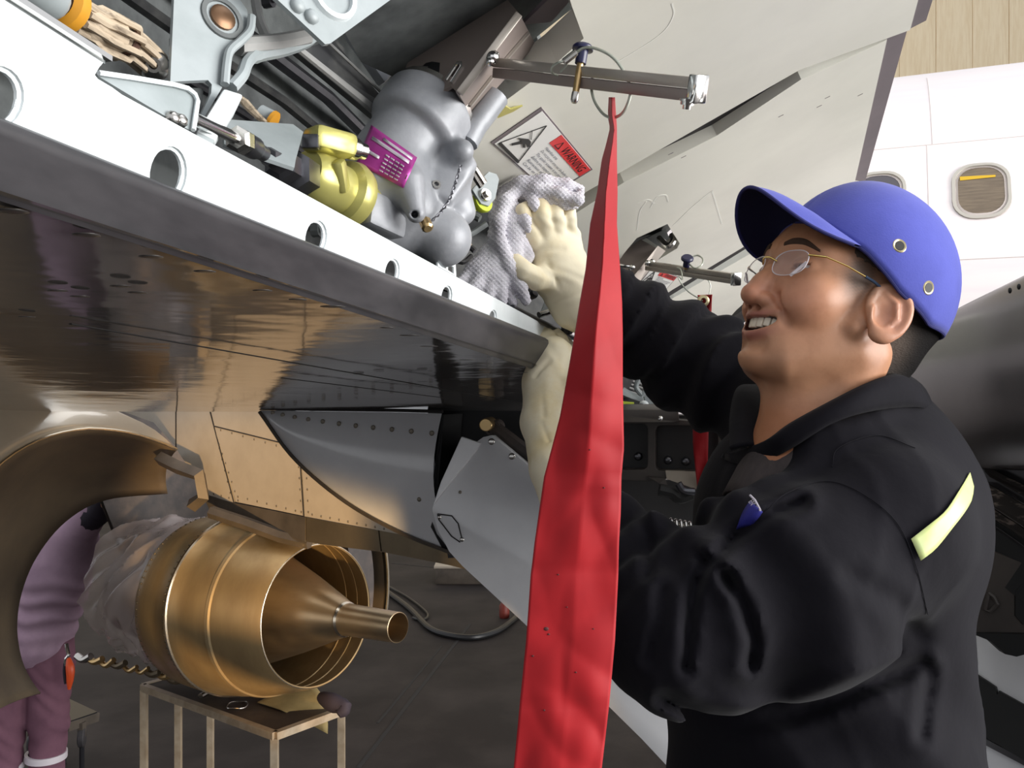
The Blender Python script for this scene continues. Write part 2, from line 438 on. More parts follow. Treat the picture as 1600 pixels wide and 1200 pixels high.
# ------------------------------------------------------------------ setting: hangar floor and far wall
b = MB(); b.box((0, 20, -0.1), (40, 0, 0), (0, 40, 0), (0, 0, 0.1)); floor = b.build('floor', 'asphalt', smooth=False)
tag(floor, 'dark worn hangar floor under the engine', kind='structure')
def on_floor(px, py, z=0.0): return P(px, py, (CAMZ - z) * FPX / (py - 600.0))
b = MB()
for a, c, w in (((560, 1200), (735, 975), 0.03), ((612, 880), (860, 905), 0.03), ((690, 1010), (590, 1130), 0.02)):
    p, q = on_floor(*a), on_floor(*c); b.beam(p + Vector((0, 0, 0.001)), q + Vector((0, 0, 0.001)), w, 0.004)
b.build('floor_joint', 'joint', floor, smooth=False)

wall = thing('wall_back', 'pale timber plank hangar wall far behind the fuselage', 'wall', (6, 24, 0), kind='structure'); del wall['category']
b = MB(); b.box((4, 24.15, 7), (24, 0, 0), (0, 0.05, 0), (0, 0, 7)); b.build('backing', 'joint', wall, smooth=False)
b0 = MB(); b0.box((0, 0, 0), (0.485, 0, 0), (0, 0.03, 0), (0, 0, 7.0), 0.012, 1)
me0 = None
for i in range(46):
    if me0 is None:
        o = b0.build('plank', 'plank', wall, smooth=False); me0 = o.data; o.location = (-19.5, 24.05, 7)
    else:
        o = link('plank', me0, None, wall, loc=(-19.5 + i * 0.98, 24.05 + 0.012 * RND.random(), 7))

# ------------------------------------------------------------------ wing trailing edge
KW, VW = 403.0, 1150.0
def dw(px): return KW / (VW - px)
def WP(px, py, off=0.0):      # point in the vertical plane of the aft closing beam
    return P(px, py, dw(px)) + Vector((-0.97, 0.2425, 0)) * off
def y_sealtop(px): return 190 + 0.40 * px
def y_sealbot(px): return 309 + 0.32 * px
def y_beamtop(px): return 44 + 0.545 * px
NF = Vector((0.97, -0.2425, 0))        # beam faces aft
FWD = Vector((-0.92, 0.39, 0)).normalized()
SPAN = Vector((0.25, 1.0, -0.036)).normalized()

wing = thing('wing_trailing_edge', 'wing trailing edge with holed white closing beam and black rubber seal strip', 'aircraft wing', (-0.6, 1.6, 2.45))
# holed white beam
out = [(-260, y_sealtop(-260) + 8), (985, y_sealtop(985) + 6), (985, y_beamtop(985)), (837, y_beamtop(837)), (400, y_beamtop(400)),
       (190, y_beamtop(190)), (175, y_beamtop(175) - 3), (153, y_beamtop(153) - 4), (148, 117), (155, 105), (163, 96), (130, 73), (20, 2), (-30, -30), (-260, -200)]
def oval(cx, cy, rx, ry, n=22): return ellipse(cx, cy, rx, ry, n, 0.12)
holes = [oval(-6, 152, 44, 50), oval(263, 272, 29, 44), oval(494, 372, 17, 28), oval(613, 426, 11.5, 22), oval(698, 464, 8.5, 18), oval(770, 497, 6, 13)]
b = MB(); b.prism([WP(*p) for p in out], NF * -0.003, [[WP(*p) for p in h] for h in holes])
beam = b.build('closing_beam', 'beam_white', wing, smooth=False)
for h in holes:     # rolled lips of the lightening holes
    b = MB(); pts = [WP(*p, 0.003) for p in h]; b.tube(pts + [pts[0], pts[1]], 0.0016, 6, caps=False); b.build('hole_lip', 'beam_white', beam)
# upper flange of the beam (bright edge)
b = MB(); b.beam(WP(-200, -141) + NF * 0.001, WP(164, 93) + NF * 0.001, 0.006, 0.0025); b.build('flange_edge', 'bright_steel', beam, smooth=False)
b = MB(); b.prism([WP(-200, -141), WP(164, 93), WP(164, 93, 0.028) + Vector((0, 0, .004)), WP(-200, -141, 0.028) + Vector((0, 0, .004))], (0, 0, -0.002)); b.build('top_flange', 'primer', beam, smooth=False)
for (x, y) in ((381, 340), (411, 350)):
    rivet('rivet', WP(x, y), NF, 0.0035, 0.003, 'beam_white', beam)
# rubber seal
rows = []
for px in list(range(-300, 840, 30)) + [840, 900, 985]:
    T = WP(px, y_sealtop(px)); B = WP(px, y_sealbot(px), 0.004); mid = (T + B) / 2; hv = (T - B) / 2; L = hv.length
    prof = [(1.0, -0.1), (0.97, 0.35), (0.80, 0.62), (0.60, 0.70), (0.40, 0.66), (0.15, 0.56), (-0.2, 0.42), (-0.6, 0.25), (-0.9, 0.12), (-1.0, 0.0), (-0.9, -0.12), (0.0, -0.15)]
    rows.append([mid + hv * a + NF * (c * L) for a, c in prof])
b = MB(); b.grid(rows, closed=True); seal = b.build('rubber_seal', 'rubber', wing, auto=60)
# lower glossy skin
rows = []
for px in list(range(-300, 850, 50)) + [850, 920, 988]:
    B = WP(px, y_sealbot(px) - 6, -0.004); r = []
    for t in np.linspace(0, 3.6, 25):
        q = B + FWD * t
        zp = 2.573 - 0.0151 * (q.x + 0.2) - 0.0637 * (q.y - 0.35)
        z = zp + (B.z - (2.573 - 0.0151 * (B.x + 0.2) - 0.0637 * (B.y - 0.35))) * math.exp(-t * 3.0)
        r.append(Vector((q.x, q.y, z)))
    rows.append(r)
rows.append([Vector((p.x + SPAN.x * 0.22, p.y + SPAN.y * 0.22, 2.573 - 0.0151 * (p.x + SPAN.x * 0.22 + 0.2) - 0.0637 * (p.y + SPAN.y * 0.22 - 0.35))) for p in rows[-1]])
b = MB(); b.grid(rows); b.grid([[p + Vector((0, 0, 0.012)) for p in r] for r in rows])
skin = b.build('lower_skin', 'glossy_grey', wing, auto=80, fix=False)
skin_z = lambda x, y: 2.573 - 0.0151 * (x + 0.2) - 0.0637 * (y - 0.35)
def on_skin(px, py):
    r = P(px, py, 1.0) - Vector((0, 0, CAMZ)); c0 = 2.573 - 0.0151 * 0.2 + 0.0637 * 0.35
    t = (c0 - CAMZ) / (r.z + 0.0151 * r.x + 0.0637 * r.y); return Vector((0, 0, CAMZ)) + r * t
sm = [(135, 367), (236, 401), (320, 424), (410, 454), (465, 468), (90, 454), (188, 447), (125, 463), (215, 457), (42, 495), (20, 330), (605, 512), (640, 524),
      (670, 541), (690, 549), (730, 562), (745, 569), (762, 577), (775, 583), (560, 596), (592, 594), (660, 596), (712, 592), (815, 582), (800, 575), (520, 479)]
for i, (x, y) in enumerate(sm):
    p = on_skin(x, y)
    rivet('fastener', p, (0, 0, -1), 0.0062 if i < 12 else 0.009, 0.0004, 'pylon_fast', skin)
for a, c in (((110, 505), (840, 633)), ((440, 590), (700, 622))):
    b = MB(); b.beam(on_skin(*a) - Vector((0, 0, .0005)), on_skin(*c) - Vector((0, 0, .0005)), 0.003, 0.001); b.build('panel_gap', 'joint', skin, smooth=False)

# cavity behind the beam: spar wall and upper skin
def CV(px, py, off): return WP(px, py, 0) if False else None
spar = MB()
def cav(d, off, z):   # station depth along span d, distance forward of beam off
    return Vector((0.25 * d - 0.288, d, z)) + Vector((-0.97, 0.2425, 0)) * off
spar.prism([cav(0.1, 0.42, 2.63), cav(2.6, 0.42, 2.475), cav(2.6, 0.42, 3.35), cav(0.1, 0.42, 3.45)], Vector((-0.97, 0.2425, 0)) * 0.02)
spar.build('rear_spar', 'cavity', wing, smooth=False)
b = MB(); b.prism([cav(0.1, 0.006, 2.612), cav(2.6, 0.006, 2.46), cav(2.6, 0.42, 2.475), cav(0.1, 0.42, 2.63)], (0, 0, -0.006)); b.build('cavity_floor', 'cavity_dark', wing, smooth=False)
b = MB(); b.prism([cav(0.0, -0.25, 3.32), cav(1.0, 0.05, 3.2), cav(2.6, 0.1, 3.0), cav(2.6, 0.44, 3.05), cav(0.0, 0.44, 3.36)], (0, 0, 0.02)); b.build('upper_skin', 'cavity', wing, smooth=False)  # unseen cover, put over the cavity to keep it dark
# spanwise stringers, pipes and small fittings in the cavity
for i, (off, z0, z1, r) in enumerate(((0.36, 2.98, 2.83, 0.008), (0.34, 2.90, 2.78, 0.006), (0.38, 2.86, 2.72, 0.010), (0.30, 2.72, 2.62, 0.007), (0.33, 2.68, 2.58, 0.005), (0.39, 3.06, 2.92, 0.012))):
    b = MB(); pts = [cav(d, off + 0.01 * math.sin(d * 9 + i), z0 + (z1 - z0) * d / 2.4) for d in np.linspace(0.2, 2.4, 12)]; b.tube(pts, r, 8); b.build('hydraulic_pipe', ('cavity_dark', 'dark_steel', 'cavity', 'grey_paint_dull')[i % 4], wing)
rr = random.Random(3)
for i in range(46):
    d = 0.35 + 1.6 * rr.random() ** 1.3; z = 2.62 + 0.42 * rr.random(); b = MB(); c = cav(d, 0.36 - 0.06 * rr.random(), z)
    k = rr.random()
    if k < 0.5:
        b.box(c, NF * (0.006 + 0.012 * rr.random()), SPAN * (0.008 + 0.02 * rr.random()), Vector((0, 0.0, 0.006 + 0.015 * rr.random())), 0.002, 1)
    else:
        b.lathe(c, NF, [(0, 0.0001), (0, 0.012), (0.012, 0.011), (0.012, 0.006), (0.03, 0.006), (0.03, 0.0001)], 10)
    b.build('fitting', rr.choice(['cavity', 'cavity_dark', 'dark_steel', 'grey_paint_dull', 'cavity_dark']), wing)

# wire sleeve with orange ring at the top left
b = MB(); b.tube(cp([(78, -8, 0.50), (112, 22, 0.52), (150, 44, 0.545), (192, 62, 0.57), (214, 78, 0.59), (240, 102, 0.62)], 5), [0.0085] * 2 + [0.0095] * 5 + [0.0125] * 7 + [0.0085] * 3 + [0.0082] * 9, 14)
sleeve = b.build('wire_bundle', 'sleeve_white', wing)
b = MB()
for k in range(9):
    a = 2 * math.pi * k / 9; o2 = Vector((math.cos(a), 0.2, math.sin(a))) * 0.0088
    pts = [p + o2 * s for p, s in zip(cp([(112, 20, 0.515), (150, 42, 0.54), (192, 62, 0.565), (214, 78, 0.585), (240, 102, 0.615)], 4), [1.05] * 4 + [1.4] * 5 + [1.05] * 8)]
    b.tube(pts, 0.0022, 6)
b.build('wire_strand', 'sleeve_white', sleeve)
for (x, y, d, r) in ((114, 18, 0.522, 0.0108), (194, 62, 0.572, 0.0112)):
    b = MB(); t = (P(240, 102, .6) - P(112, 20, .52)).normalized(); b.lathe(P(x, y, d), t, [(-0.003, r * 0.9), (-0.002, r), (0.002, r), (0.003, r * 0.9)], 16); b.build('cable_tie', 'tie_brown', sleeve)
b = MB(); t = (P(110, 20, .52) - P(60, -18, .49)).normalized(); b.lathe(P(95, 6, 0.505), t, [(-0.006, 0.0115), (-0.004, 0.016), (0.0, 0.0165), (0.004, 0.016), (0.006, 0.0115)], 22); b.build('orange_band', 'orange', wing)
b = MB(); b.lathe(P(72, -6, 0.49), t, [(-0.03, 0.0001), (-0.03, 0.013), (0.0, 0.014), (0.006, 0.011), (0.006, 0.0001)], 18); b.build('connector', 'primer', wing)
b = MB(); b.lathe(P(240, 102, 0.60), P(230, 98, .5) - P(240, 106, .62), [(-0.012, 0.010), (-0.006, 0.0105), (0.0, 0.009), (0.004, 0.006), (0.006, 0.005), (0.006, 0.0028), (-0.004, 0.0028)], 16); b.build('bolt', 'steel', wing)

# bracket angle on the beam (grey tray, rounded corner)
pl = Plane(P(150, 118, 0.44), P(300, 150, 0.50), P(300, 200, 0.49))
outl = [(150, 117), (200, 124), (268, 135), (290, 141), (301, 150), (305, 160), (299, 205), (230, 165)]
br = panel('angle_bracket', pl, outl, 'primer', wing, 0.003)
b = MB(); b.tube([pl.at(*p, 0.002) for p in [(150, 117), (200, 124), (268, 135), (290, 141), (301, 150), (305, 160), (298, 206)]], 0.0014, 6); b.build('flange_lip', 'beam_white', br)
rivet('bolt', pl.at(268, 186), pl.n, 0.004, 0.004, 'steel', br); rivet('bolt', pl.at(280, 190), pl.n, 0.004, 0.004, 'steel', br)

# big white rib bracket with bushing
pl = Plane(P(290, 20, 0.62), P(390, 20, 0.66), P(330, 140, 0.62))
outl = [(273, -30), (271, 20), (266, 128), (300, 126), (325, 125), (331, 132), (330, 145), (312, 184), (318, 185), (347, 137), (350, 100), (357, 82), (378, 66), (390, 50), (386, 15), (372, -5), (372, -30)]
rb = panel('rib_bracket', pl, outl, 'primer', wing, 0.004)
b = MB(); b.tube([pl.at(*p, 0.004) for p in [tuple(q) for q in crv([(389, 30), (386, 52), (372, 68), (355, 84), (350, 104), (347, 136)], 5)]], 0.0032, 8); b.build('rib_flange', 'primer', rb)
b = MB(); b.lathe(pl.at(347, 28, 0.0), pl.n, [(0.0, 0.0165), (0.0015, 0.016), (0.0015, 0.0125), (-0.02, 0.012), (-0.02, 0.0001)], 26); b.build('bush_housing', 'cavity', rb)
b = MB(); b.lathe(pl.at(347, 28, 0.0), pl.n, [(-0.004, 0.010), (0.002, 0.0095), (0.004, 0.006), (0.004, 0.0001)], 18); b.build('pin_end', 'tie_bronze', rb)
b = MB(); b.box(pl.at(306, 150, -0.012), (pl.at(330, 150) - pl.at(282, 150)) * 0.5, (pl.at(306, 178) - pl.at(306, 128)) * 0.5, pl.n * 0.002, 0.004); b.build('access_pocket', 'cavity', rb)
b = MB(); q0 = [P(350, 137, 0.615), P(381, 147, 0.625), P(336, 218, 0.565), P(308, 205, 0.555)]; b.prism(q0, (q0[1] - q0[0]).cross(q0[3] - q0[0]).normalized() * 0.02); b.build('bracket_arm', 'beam_white', wing, bevel=0.002)
b = MB(); b.prism(PP([(308, 205, 0.555), (336, 218, 0.565), (331, 230, 0.56), (306, 214, 0.55)]), Vector((-0.3, 0.9, 0)) * 0.02); b.build('arm_foot', 'primer', wing, bevel=0.001)
# curved horn of the bracket to the right
b = MB(); b.tube(cp([(362, 137, 0.63), (378, 118, 0.64), (386, 98, 0.65), (402, 86, 0.67), (440, 78, 0.70), (475, 66, 0.73), (490, 55, 0.74)], 5), [0.0045] * 14 + [0.0055] * 17, 8); b.build('horn_flange', 'primer', wing)
b = MB(); b.tube(cp([(372, 72, 0.655), (402, 70, 0.67), (440, 66, 0.70), (478, 58, 0.73)], 5), 0.007, 8); b.build('horn_web', 'grey_paint_dull', wing)
b = MB(); b.tube(cp([(398, -10, 0.70), (405, 30, 0.70), (420, 66, 0.69)], 5), 0.004, 8); b.build('stiffener', 'grey_paint_dull', wing)

# riveted corner panel at the top
pl = Plane(P(420, -10, 0.64), P(600, -10, 0.72), P(508, 66, 0.67))
cpn = panel('corner_panel', pl, [(402, -30), (508, 69), (516, 68), (640, -22), (640, -60), (402, -60)], 'primer', wing, 0.004)
for (x, y) in ((464, 10), (486, 27)): rivet('rivet', pl.at(x, y), pl.n, 0.0058, 0.0045, 'primer', cpn)
b = MB(); b.lathe(pl.at(520, -8), pl.n, [(0, 0.021), (0.0035, 0.020), (0.0035, 0.016), (0, 0.0155)], 24); b.build('raised_ring', 'beam_white', cpn)

# long dark rail running to the actuator and brown duct beyond
b = MB(); b.prism(PP([(468, 78, 0.86), (520, 62, 0.90), (612, 170, 0.98), (592, 182, 0.95)]), Vector((-0.4, 0.7, 0.1)) * 0.03); b.build('slide_rail', 'cavity_dark', wing, smooth=False)
b = MB(); b.tube(PP([(468, 78, 0.85), (592, 178, 0.945)]), [0.0035, 0.005], 8); b.build('rail_edge', 'grey_paint_dull', wing)
b = MB(); b.tube(PP([(515, 68, 0.88), (602, 150, 0.955)]), 0.0016, 6); b.build('rail_edge', 'grey_paint_dull', wing)
b = MB(); b.prism(PP([(545, 48, 0.95), (568, 40, 0.97), (628, 100, 1.0), (602, 130, 0.98)]), Vector((-0.3, 0.7, 0.1)) * 0.04); b.build('support_link', 'casting', wing, bevel=0.004)
b = MB(); b.tube(cp([(560, 30, 1.02), (600, 40, 1.04), (650, 30, 1.06), (700, -20, 1.08)], 5), 0.018, 12); b.build('duct', 'grey_paint_dull', wing)
b = MB(); b.tube(cp([(575, 60, 1.0), (610, 85, 1.02), (640, 95, 1.03)], 4), 0.012, 10); b.build('duct', 'casting', wing)
# wire bundle and tray behind the rod end
b = MB()
for k in range(6): b.tube(cp([(370 + k * 3, 148 + k * 2, 0.80), (385 + k * 3, 168 + k * 1.5, 0.80), (405 + k * 2, 186 + k, 0.80)], 4), 0.0022, 6)
b.build('striped_wires', 'sleeve_white', wing)
b = MB(); b.tube(PP([(405, 180, 0.82), (425, 190, 0.82)]), 0.010, 14); b.build('connector', 'primer', wing)
b = MB(); b.tube(PP([(423, 189, 0.815), (428, 192, 0.815)]), 0.0105, 14); b.build('orange_band', 'orange', wing)
pl = Plane(P(360, 188, 0.70), P(460, 195, 0.76), P(400, 260, 0.66))
tr = panel('green_grey_tray', pl, [(350, 186), (458, 194), (474, 206), (462, 250), (460, 262), (350, 225)], 'primer', wing, 0.003)

# small strapped clip beside the actuator and dark cavity clutter
pl = Plane(P(748, 300, 1.10), P(770, 290, 1.12), P(755, 320, 1.10))
hc = panel('hinge_clip', pl, [(738, 296), (757, 275), (764, 268), (776, 272), (780, 280), (774, 310), (764, 322), (752, 318)], 'primer', wing, 0.004, bevel=0.001)
b = MB(); b.lathe(pl.at(756, 306), pl.n, [(0, 0.0085), (0.005, 0.008), (0.005, 0.0045), (0.009, 0.0045), (0.009, 0.0001)], 14); b.build('bolt', 'steel', hc)
b = MB(); b.lathe(pl.at(759, 312, -0.006), pl.n, [(-0.006, 0.013), (0.0, 0.0145), (0.003, 0.0135), (0.003, 0.0001)], 18); b.build('bushing', 'lime', hc)
for (x0, y0, x1, y1) in ((735, 264, 752, 292), (742, 262, 757, 286)):
    b = MB(); b.tube(PP([(x0, y0, 1.08), (x1, y1, 1.09)]), 0.004, 8); b.build('lever', 'steel', hc)
pl = Plane(P(700, 330, 1.45), P(780, 330, 1.55), P(740, 420, 1.45))
panel('dark_cover', pl, [(660, 300), (745, 290), (830, 330), (880, 520), (660, 440)], 'cavity_dark', wing, 0.004)
for (a, r, m) in (([(706, 340, 1.12), (728, 328, 1.14), (745, 322, 1.15)], 0.006, 'lime'), ([(712, 352, 1.12), (738, 338, 1.14), (750, 342, 1.14)], 0.005, 'cavity'), ([(720, 330, 1.10), (732, 338, 1.10)], 0.004, 'steel'),
                  ([(712, 372, 1.12), (735, 366, 1.14), (760, 350, 1.15)], 0.004, 'cavity'), ([(715, 392, 1.1), (730, 384, 1.12), (742, 392, 1.12)], 0.004, 'dark_steel'), ([(700, 400, 1.1), (722, 410, 1.1), (736, 400, 1.12)], 0.003, 'black'),
                  ([(724, 378, 1.10), (730, 386, 1.10)], 0.0025, 'sleeve_white'), ([(729, 374, 1.10), (735, 384, 1.10)], 0.0025, 'sleeve_white')):
    b = MB(); b.tube(cp(a, 4), r, 8); b.build('cavity_hose', m, wing)
# little white ladder bracket on the beam
pl = Plane(P(690, 405, 0.93), P(712, 420, 0.97), P(705, 432, 0.95))
panel('slot_bracket', pl, [(684, 405), (694, 404), (712, 413), (713, 432), (684, 416)], 'beam_white', wing, 0.002, holes=[[(690, 410), (697, 410), (697, 420), (690, 416)], [(700, 413), (709, 417), (709, 428), (700, 422)]])
# links and tubes right of the rag
b = MB(); b.prism(PP([(846, 486, 1.42), (858, 456, 1.44), (872, 462, 1.45), (862, 492, 1.42)]), Vector((-0.3, 0.6, 0)) * 0.004); b.build('bracket_plate', 'primer', wing, smooth=False)
b = MB(); b.tube(PP([(842, 492, 1.40), (866, 485, 1.42), (890, 489, 1.44)]), 0.005, 10); b.build('link_rod', 'steel', wing)
for (x, y) in ((891, 489), (889, 514), (833, 458)):
    b = MB(); b.lathe(P(x, y, 1.38), (0.4, -0.9, 0.1), [(-0.01, 0.009), (0, 0.009), (0.003, 0.006), (0.01, 0.0055), (0.01, 0.0001)], 12); b.build('bolt', 'dark_steel', wing)
b = MB(); b.tube(PP([(800, 480, 1.22), (850, 505, 1.33), (900, 530, 1.45)]), 0.004, 8); b.build('edge_rail', 'dark_steel', wing)
# ------------------------------------------------------------------ spoilers
G1 = P(905, 305, 1.45); T1 = P(1385, 60, 1.272); T2 = P(1340, 280, 2.056)
plA = Plane(G1, T1, G1 - SPAN)
plB = Plane(P(905, 318, 1.45), T1, P(1337, 284, 2.08))
plC = Plane(P(1020, 482, 2.75), P(1172, 388, 2.55), P(1150, 500, 3.4))
def spoiler(label, pl, poly, holes, te, loc):
    t = thing('spoiler', label, 'spoiler', loc)
    s_ = panel('spoiler_panel', pl, poly, 'spoiler', t, 0.035, holes)
    if te: panel('trailing_edge_strip', pl, te, 'te_grey', t, 0.030, off=-0.002)
    return t, s_
pocketA = [(912, 60), (893, 8), (880, -40), (640, -40), (560, 60), (600, 150), (715, 205), (735, 195), (800, 150), (870, 98)]
spA, spAp = spoiler('nearest raised white spoiler carrying the large red and white warning placard', plA,
    [(690, 322), (760, 318), (790, 378), (905, 306), (1250, 109), (1386, 60), (1422, 47), (1470, -130), (1150, -260), (860, -100), (893, 8), (912, 60), (870, 98), (800, 150), (735, 195), (700, 240)], [],
    [(1422.5, 47), (1448, 34), (1500, -130), (1470.5, -130)], plA.at(905, 305))
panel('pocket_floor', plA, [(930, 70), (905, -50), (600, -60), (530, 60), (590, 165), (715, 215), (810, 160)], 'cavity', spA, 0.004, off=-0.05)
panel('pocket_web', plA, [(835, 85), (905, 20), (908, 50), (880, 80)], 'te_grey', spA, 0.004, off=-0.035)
panel('gap_seal', plA, [(880, 352), (905, 334), (940, 300), (985, 282), (1120, 210), (1252, 122), (1256, 112), (1250, 107), (1120, 176), (975, 255), (905, 303), (860, 332)], 'gap_rubber', spA, 0.02, off=-0.012)
panel('olive_flap', plA, [(775, 178), (786, 160), (796, 166), (815, 161), (800, 170), (776, 180)], 'gold_fitting', spA, 0.002, off=0.004)
spB, spBp = spoiler('second raised spoiler with dark lock cut-out, behind the cap peak', plB,
    [(870, 352), (975, 285), (1120, 212), (1252, 124), (1386, 62), (1336, 283), (1175, 378), (1052, 452), (1000, 485), (930, 470)], [[(975, 396), (995, 372), (1043, 350), (1050, 362), (1062, 380), (1058, 388), (1030, 405), (990, 430), (960, 420)]],
    [(1387, 61), (1419, 47), (1352, 286), (1337, 283)], G1 + Vector((0.2, 0.4, 0)))
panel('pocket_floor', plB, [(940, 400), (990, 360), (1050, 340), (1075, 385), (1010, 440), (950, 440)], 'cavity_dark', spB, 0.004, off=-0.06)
panel('gap_seal', plB, [(1005, 494), (1052, 464), (1172, 390), (1180, 380), (1172, 378), (1052, 448), (1003, 480)], 'gap_rubber', spB, 0.02, off=-0.008)
spC, spCp = spoiler('third small white spoiler seen between the raised sleeve and the nose', plC,
    [(1005, 495), (1053, 465), (1180, 392), (1215, 400), (1200, 440), (1150, 485), (1128, 510), (1050, 520)], [], None, P(1100, 470, 2.8))
panel('trailing_edge_strip', plC, [(1135, 500), (1165, 480), (1200, 442), (1210, 450), (1168, 498), (1147, 516)], 'gap_rubber', spC, 0.02, off=0.003)
# pale scuffs scratched on the spoilers
for (pl, pts, w) in ((plB, [(1052, 352), (1080, 325), (1110, 300), (1114, 303), (1128, 350)], 0.0022), (plB, [(995, 360), (1000, 330), (1010, 315)], 0.0018), (plB, [(996, 318), (1012, 312), (1022, 318)], 0.0018),
                     (plB, [(1016, 325), (1026, 308), (1040, 305), (1044, 315)], 0.0018), (plA, [(1050, 5), (1052, 25), (1030, 55), (960, 100)], 0.0012)):
    b = MB(); qq = [pl.at(*p, 0.0001) for p in [tuple(q) for q in crv(pts, 5)]]; [b.beam(qq[i_], qq[i_ + 1], w * 1.5, 0.0003, up=pl.n) for i_ in range(len(qq) - 1)]; b.build('scuff_mark', 'spoiler_scuff', spBp if pl is plB else spAp)
for (pl, x, y) in ((plB, 1293, 152), (plB, 1344, 148), (plB, 1280, 166), (plB, 1048, 240), (plB, 1068, 245), (plB, 1220, 181)):
    b = MB(); b.beam(pl.at(x - 4, y + 2, 0.0002), pl.at(x + 4, y - 2, 0.0002), 0.0015, 0.0006); b.build('chip', 'te_grey', spBp if pl is plB else spAp)

# warning placards (flat print)
def placard(name, label, pl, q, parent, lines):
    """q: four pixel corners TL(picture top of lettering start) ... local frame from lettering"""
    c = [pl.at(*p) for p in q]                     # c0 start/top, c1 end/top, c2 end/bottom, c3 start/bottom in reading direction
    X = c[1] - c[0]; Y = c[3] - c[0]
    def at(u, v, off=0.0012): return c[0] + X * u + Y * v + pl.n * off
    t = thing(name, label, 'sign', c[3])
    b = MB(); b.prism([at(*p, 0.001) for p in ((-.03, -.03), (1.03, -.03), (1.03, 1.03), (-.03, 1.03))], pl.n * -0.001); b.build('placard_border', 'te_grey', t, smooth=False)
    b = MB(); b.prism([at(*p, 0.0016) for p in ((0, 0), (1, 0), (1, 1), (0, 1))], pl.n * -0.0010); b.build('placard_plate', 'label_white', t, smooth=False)
    b = MB(); b.prism([at(*p, 0.0022) for p in ((0.35, 0.0), (1, 0.0), (1, .27), (.35, .27))], pl.n * -0.0006); b.build('red_header', 'label_red', t, smooth=False)
    xd = X.normalized(); yd = (-(Y - xd * Y.dot(xd))).normalized(); H = Y.length
    if xd.cross(yd).dot(pl.n) < 0: yd = -yd
    text_mesh('lettering', 'WARNING', at(.51, .225, 0.0026), xd, yd, H * 0.25, 'ink', t, width=X.length * 0.42)
    def stroke(nm, pts, w):
        bb = MB()
        for i in range(len(pts) - 1): bb.beam(at(*pts[i], 0.0024), at(*pts[i + 1], 0.0024), w, 0.0006, up=pl.n)
        bb.build(nm, 'ink', t, smooth=False)
    stroke('alert_triangle', [(.41, .22), (.445, .06), (.48, .22), (.41, .22)], H * 0.012)
    stroke('hazard_triangle', [(.02, .90), (.33, .93), (.155, .10), (.02, .90)], H * 0.018)
    stroke('hazard_base', [(.02, .93), (.34, .96)], H * 0.04)
    bb = MB(); bb.prism([at(*p, 0.0026) for p in ((.09, .62), (.17, .50), (.21, .50), (.25, .58), (.24, .62), (.19, .60), (.23, .66), (.21, .68), (.17, .64), (.12, .80), (.10, .78), (.14, .62))], pl.n * -0.0008); bb.build('hazard_hand', 'ink', t, smooth=False)
    stroke('hazard_line', [(.12, .36), (.16, .42), (.19, .47)], H * 0.008)
    for i, s_ in enumerate(lines):
        text_mesh('lettering', s_, at(.375, .40 + i * .105, 0.0022), xd, yd, H * 0.088, 'ink_soft', t, width=X.length * (.22, .56, .50, .46, .42, .44)[i])
    return t
PL_LINES = ['Hazardous area.', 'Do not put your arms near the Spoiler area', 'The spoiler actuator is not pinned', 'Before you inspect aperture', 'Retraction of Spoiler', 'Can be on Close zone']
placard('warning_placard', 'large white warning placard with red header on the nearest spoiler above the rag', plA, [(846, 172), (922, 263), (862, 300), (772, 223)], spA, PL_LINES)
placard('warning_placard', 'small distant warning placard partly hidden under the second lock bar', plB, [(1018, 418), (1057, 432), (1030, 455), (1000, 441)], spB, PL_LINES[:5])

# ------------------------------------------------------------------ spoiler actuator
act = thing('spoiler_actuator', 'grey cast spoiler actuator with magenta data plate and gold end fitting', 'actuator', P(640, 400, 0.95))
A = {k: np.array(P(*v)) for k, v in dict(f0=(640, 212, .93), f1=(676, 164, .95), b0=(566, 308, .90), b1=(655, 190, .94), l0=(610, 290, .90), l1=(640, 335, .92), l2=(688, 372, .93), lob0=(636, 285, .87), lob1=(650, 333, .865),
        pl=(690, 275, .93), lug=(722, 236, .915), lughole=(716, 234, .88), sp=(692, 372, .93), r0=(690, 250, .95), r1=(720, 330, .96), s0=(560, 330, .88), s1=(620, 360, .92), hole=(648, 335, .84), hole2=(648, 335, .90)).items()}
axz = (A['f1'] - A['f0']); axz = axz / np.linalg.norm(axz); pn = np.array([0.1, -1.0, 0.05]); pn = pn - axz * (pn @ axz); pn /= np.linalg.norm(pn); ax2 = np.cross(axz, pn)
def f_act(p):
    d = s_cyl(p, A['f0'], A['f1'], 0.050, 0.010)
    d = smin(d, s_cyl(p, A['b0'], A['b1'], 0.040, 0.006), 0.008)
    d = smin(d, s_chain(p, [A['l0'], A['l1'], A['l2']], [0.038, 0.034, 0.027]), 0.016)
    d = smin(d, s_chain(p, [A['s0'], A['s1']], [0.026, 0.026]), 0.012)
    d = smin(d, s_sph(p, A['sp'], 0.030), 0.006)
    d = smin(d, s_cone(p, A['lob0'], A['lob1'], 0.017, 0.0095), 0.012)
    d = smin(d, s_obox(p, A['pl'], [ax2, axz, pn], (0.026, 0.030, 0.014), 0.006), 0.008)
    d = smin(d, s_cone(p, A['lug'] + pn * -0.02, A['lug'], 0.012, 0.012), 0.012)
    d = smin(d, s_cone(p, A['r0'], A['r1'], 0.022, 0.016), 0.014)
    d = smax(d, -s_cone(p, A['lughole'] + pn * 0.02, A['lughole'] - pn * 0.02, 0.0042, 0.0042), 0.002)
    d = smax(d, -s_cone(p, A['hole'], A['hole2'], 0.0036, 0.0036), 0.002)
    return d
lo, hi = bounds([A[k] for k in ('f0', 'f1', 'b0', 'l2', 'r1', 's0')], 0.07)
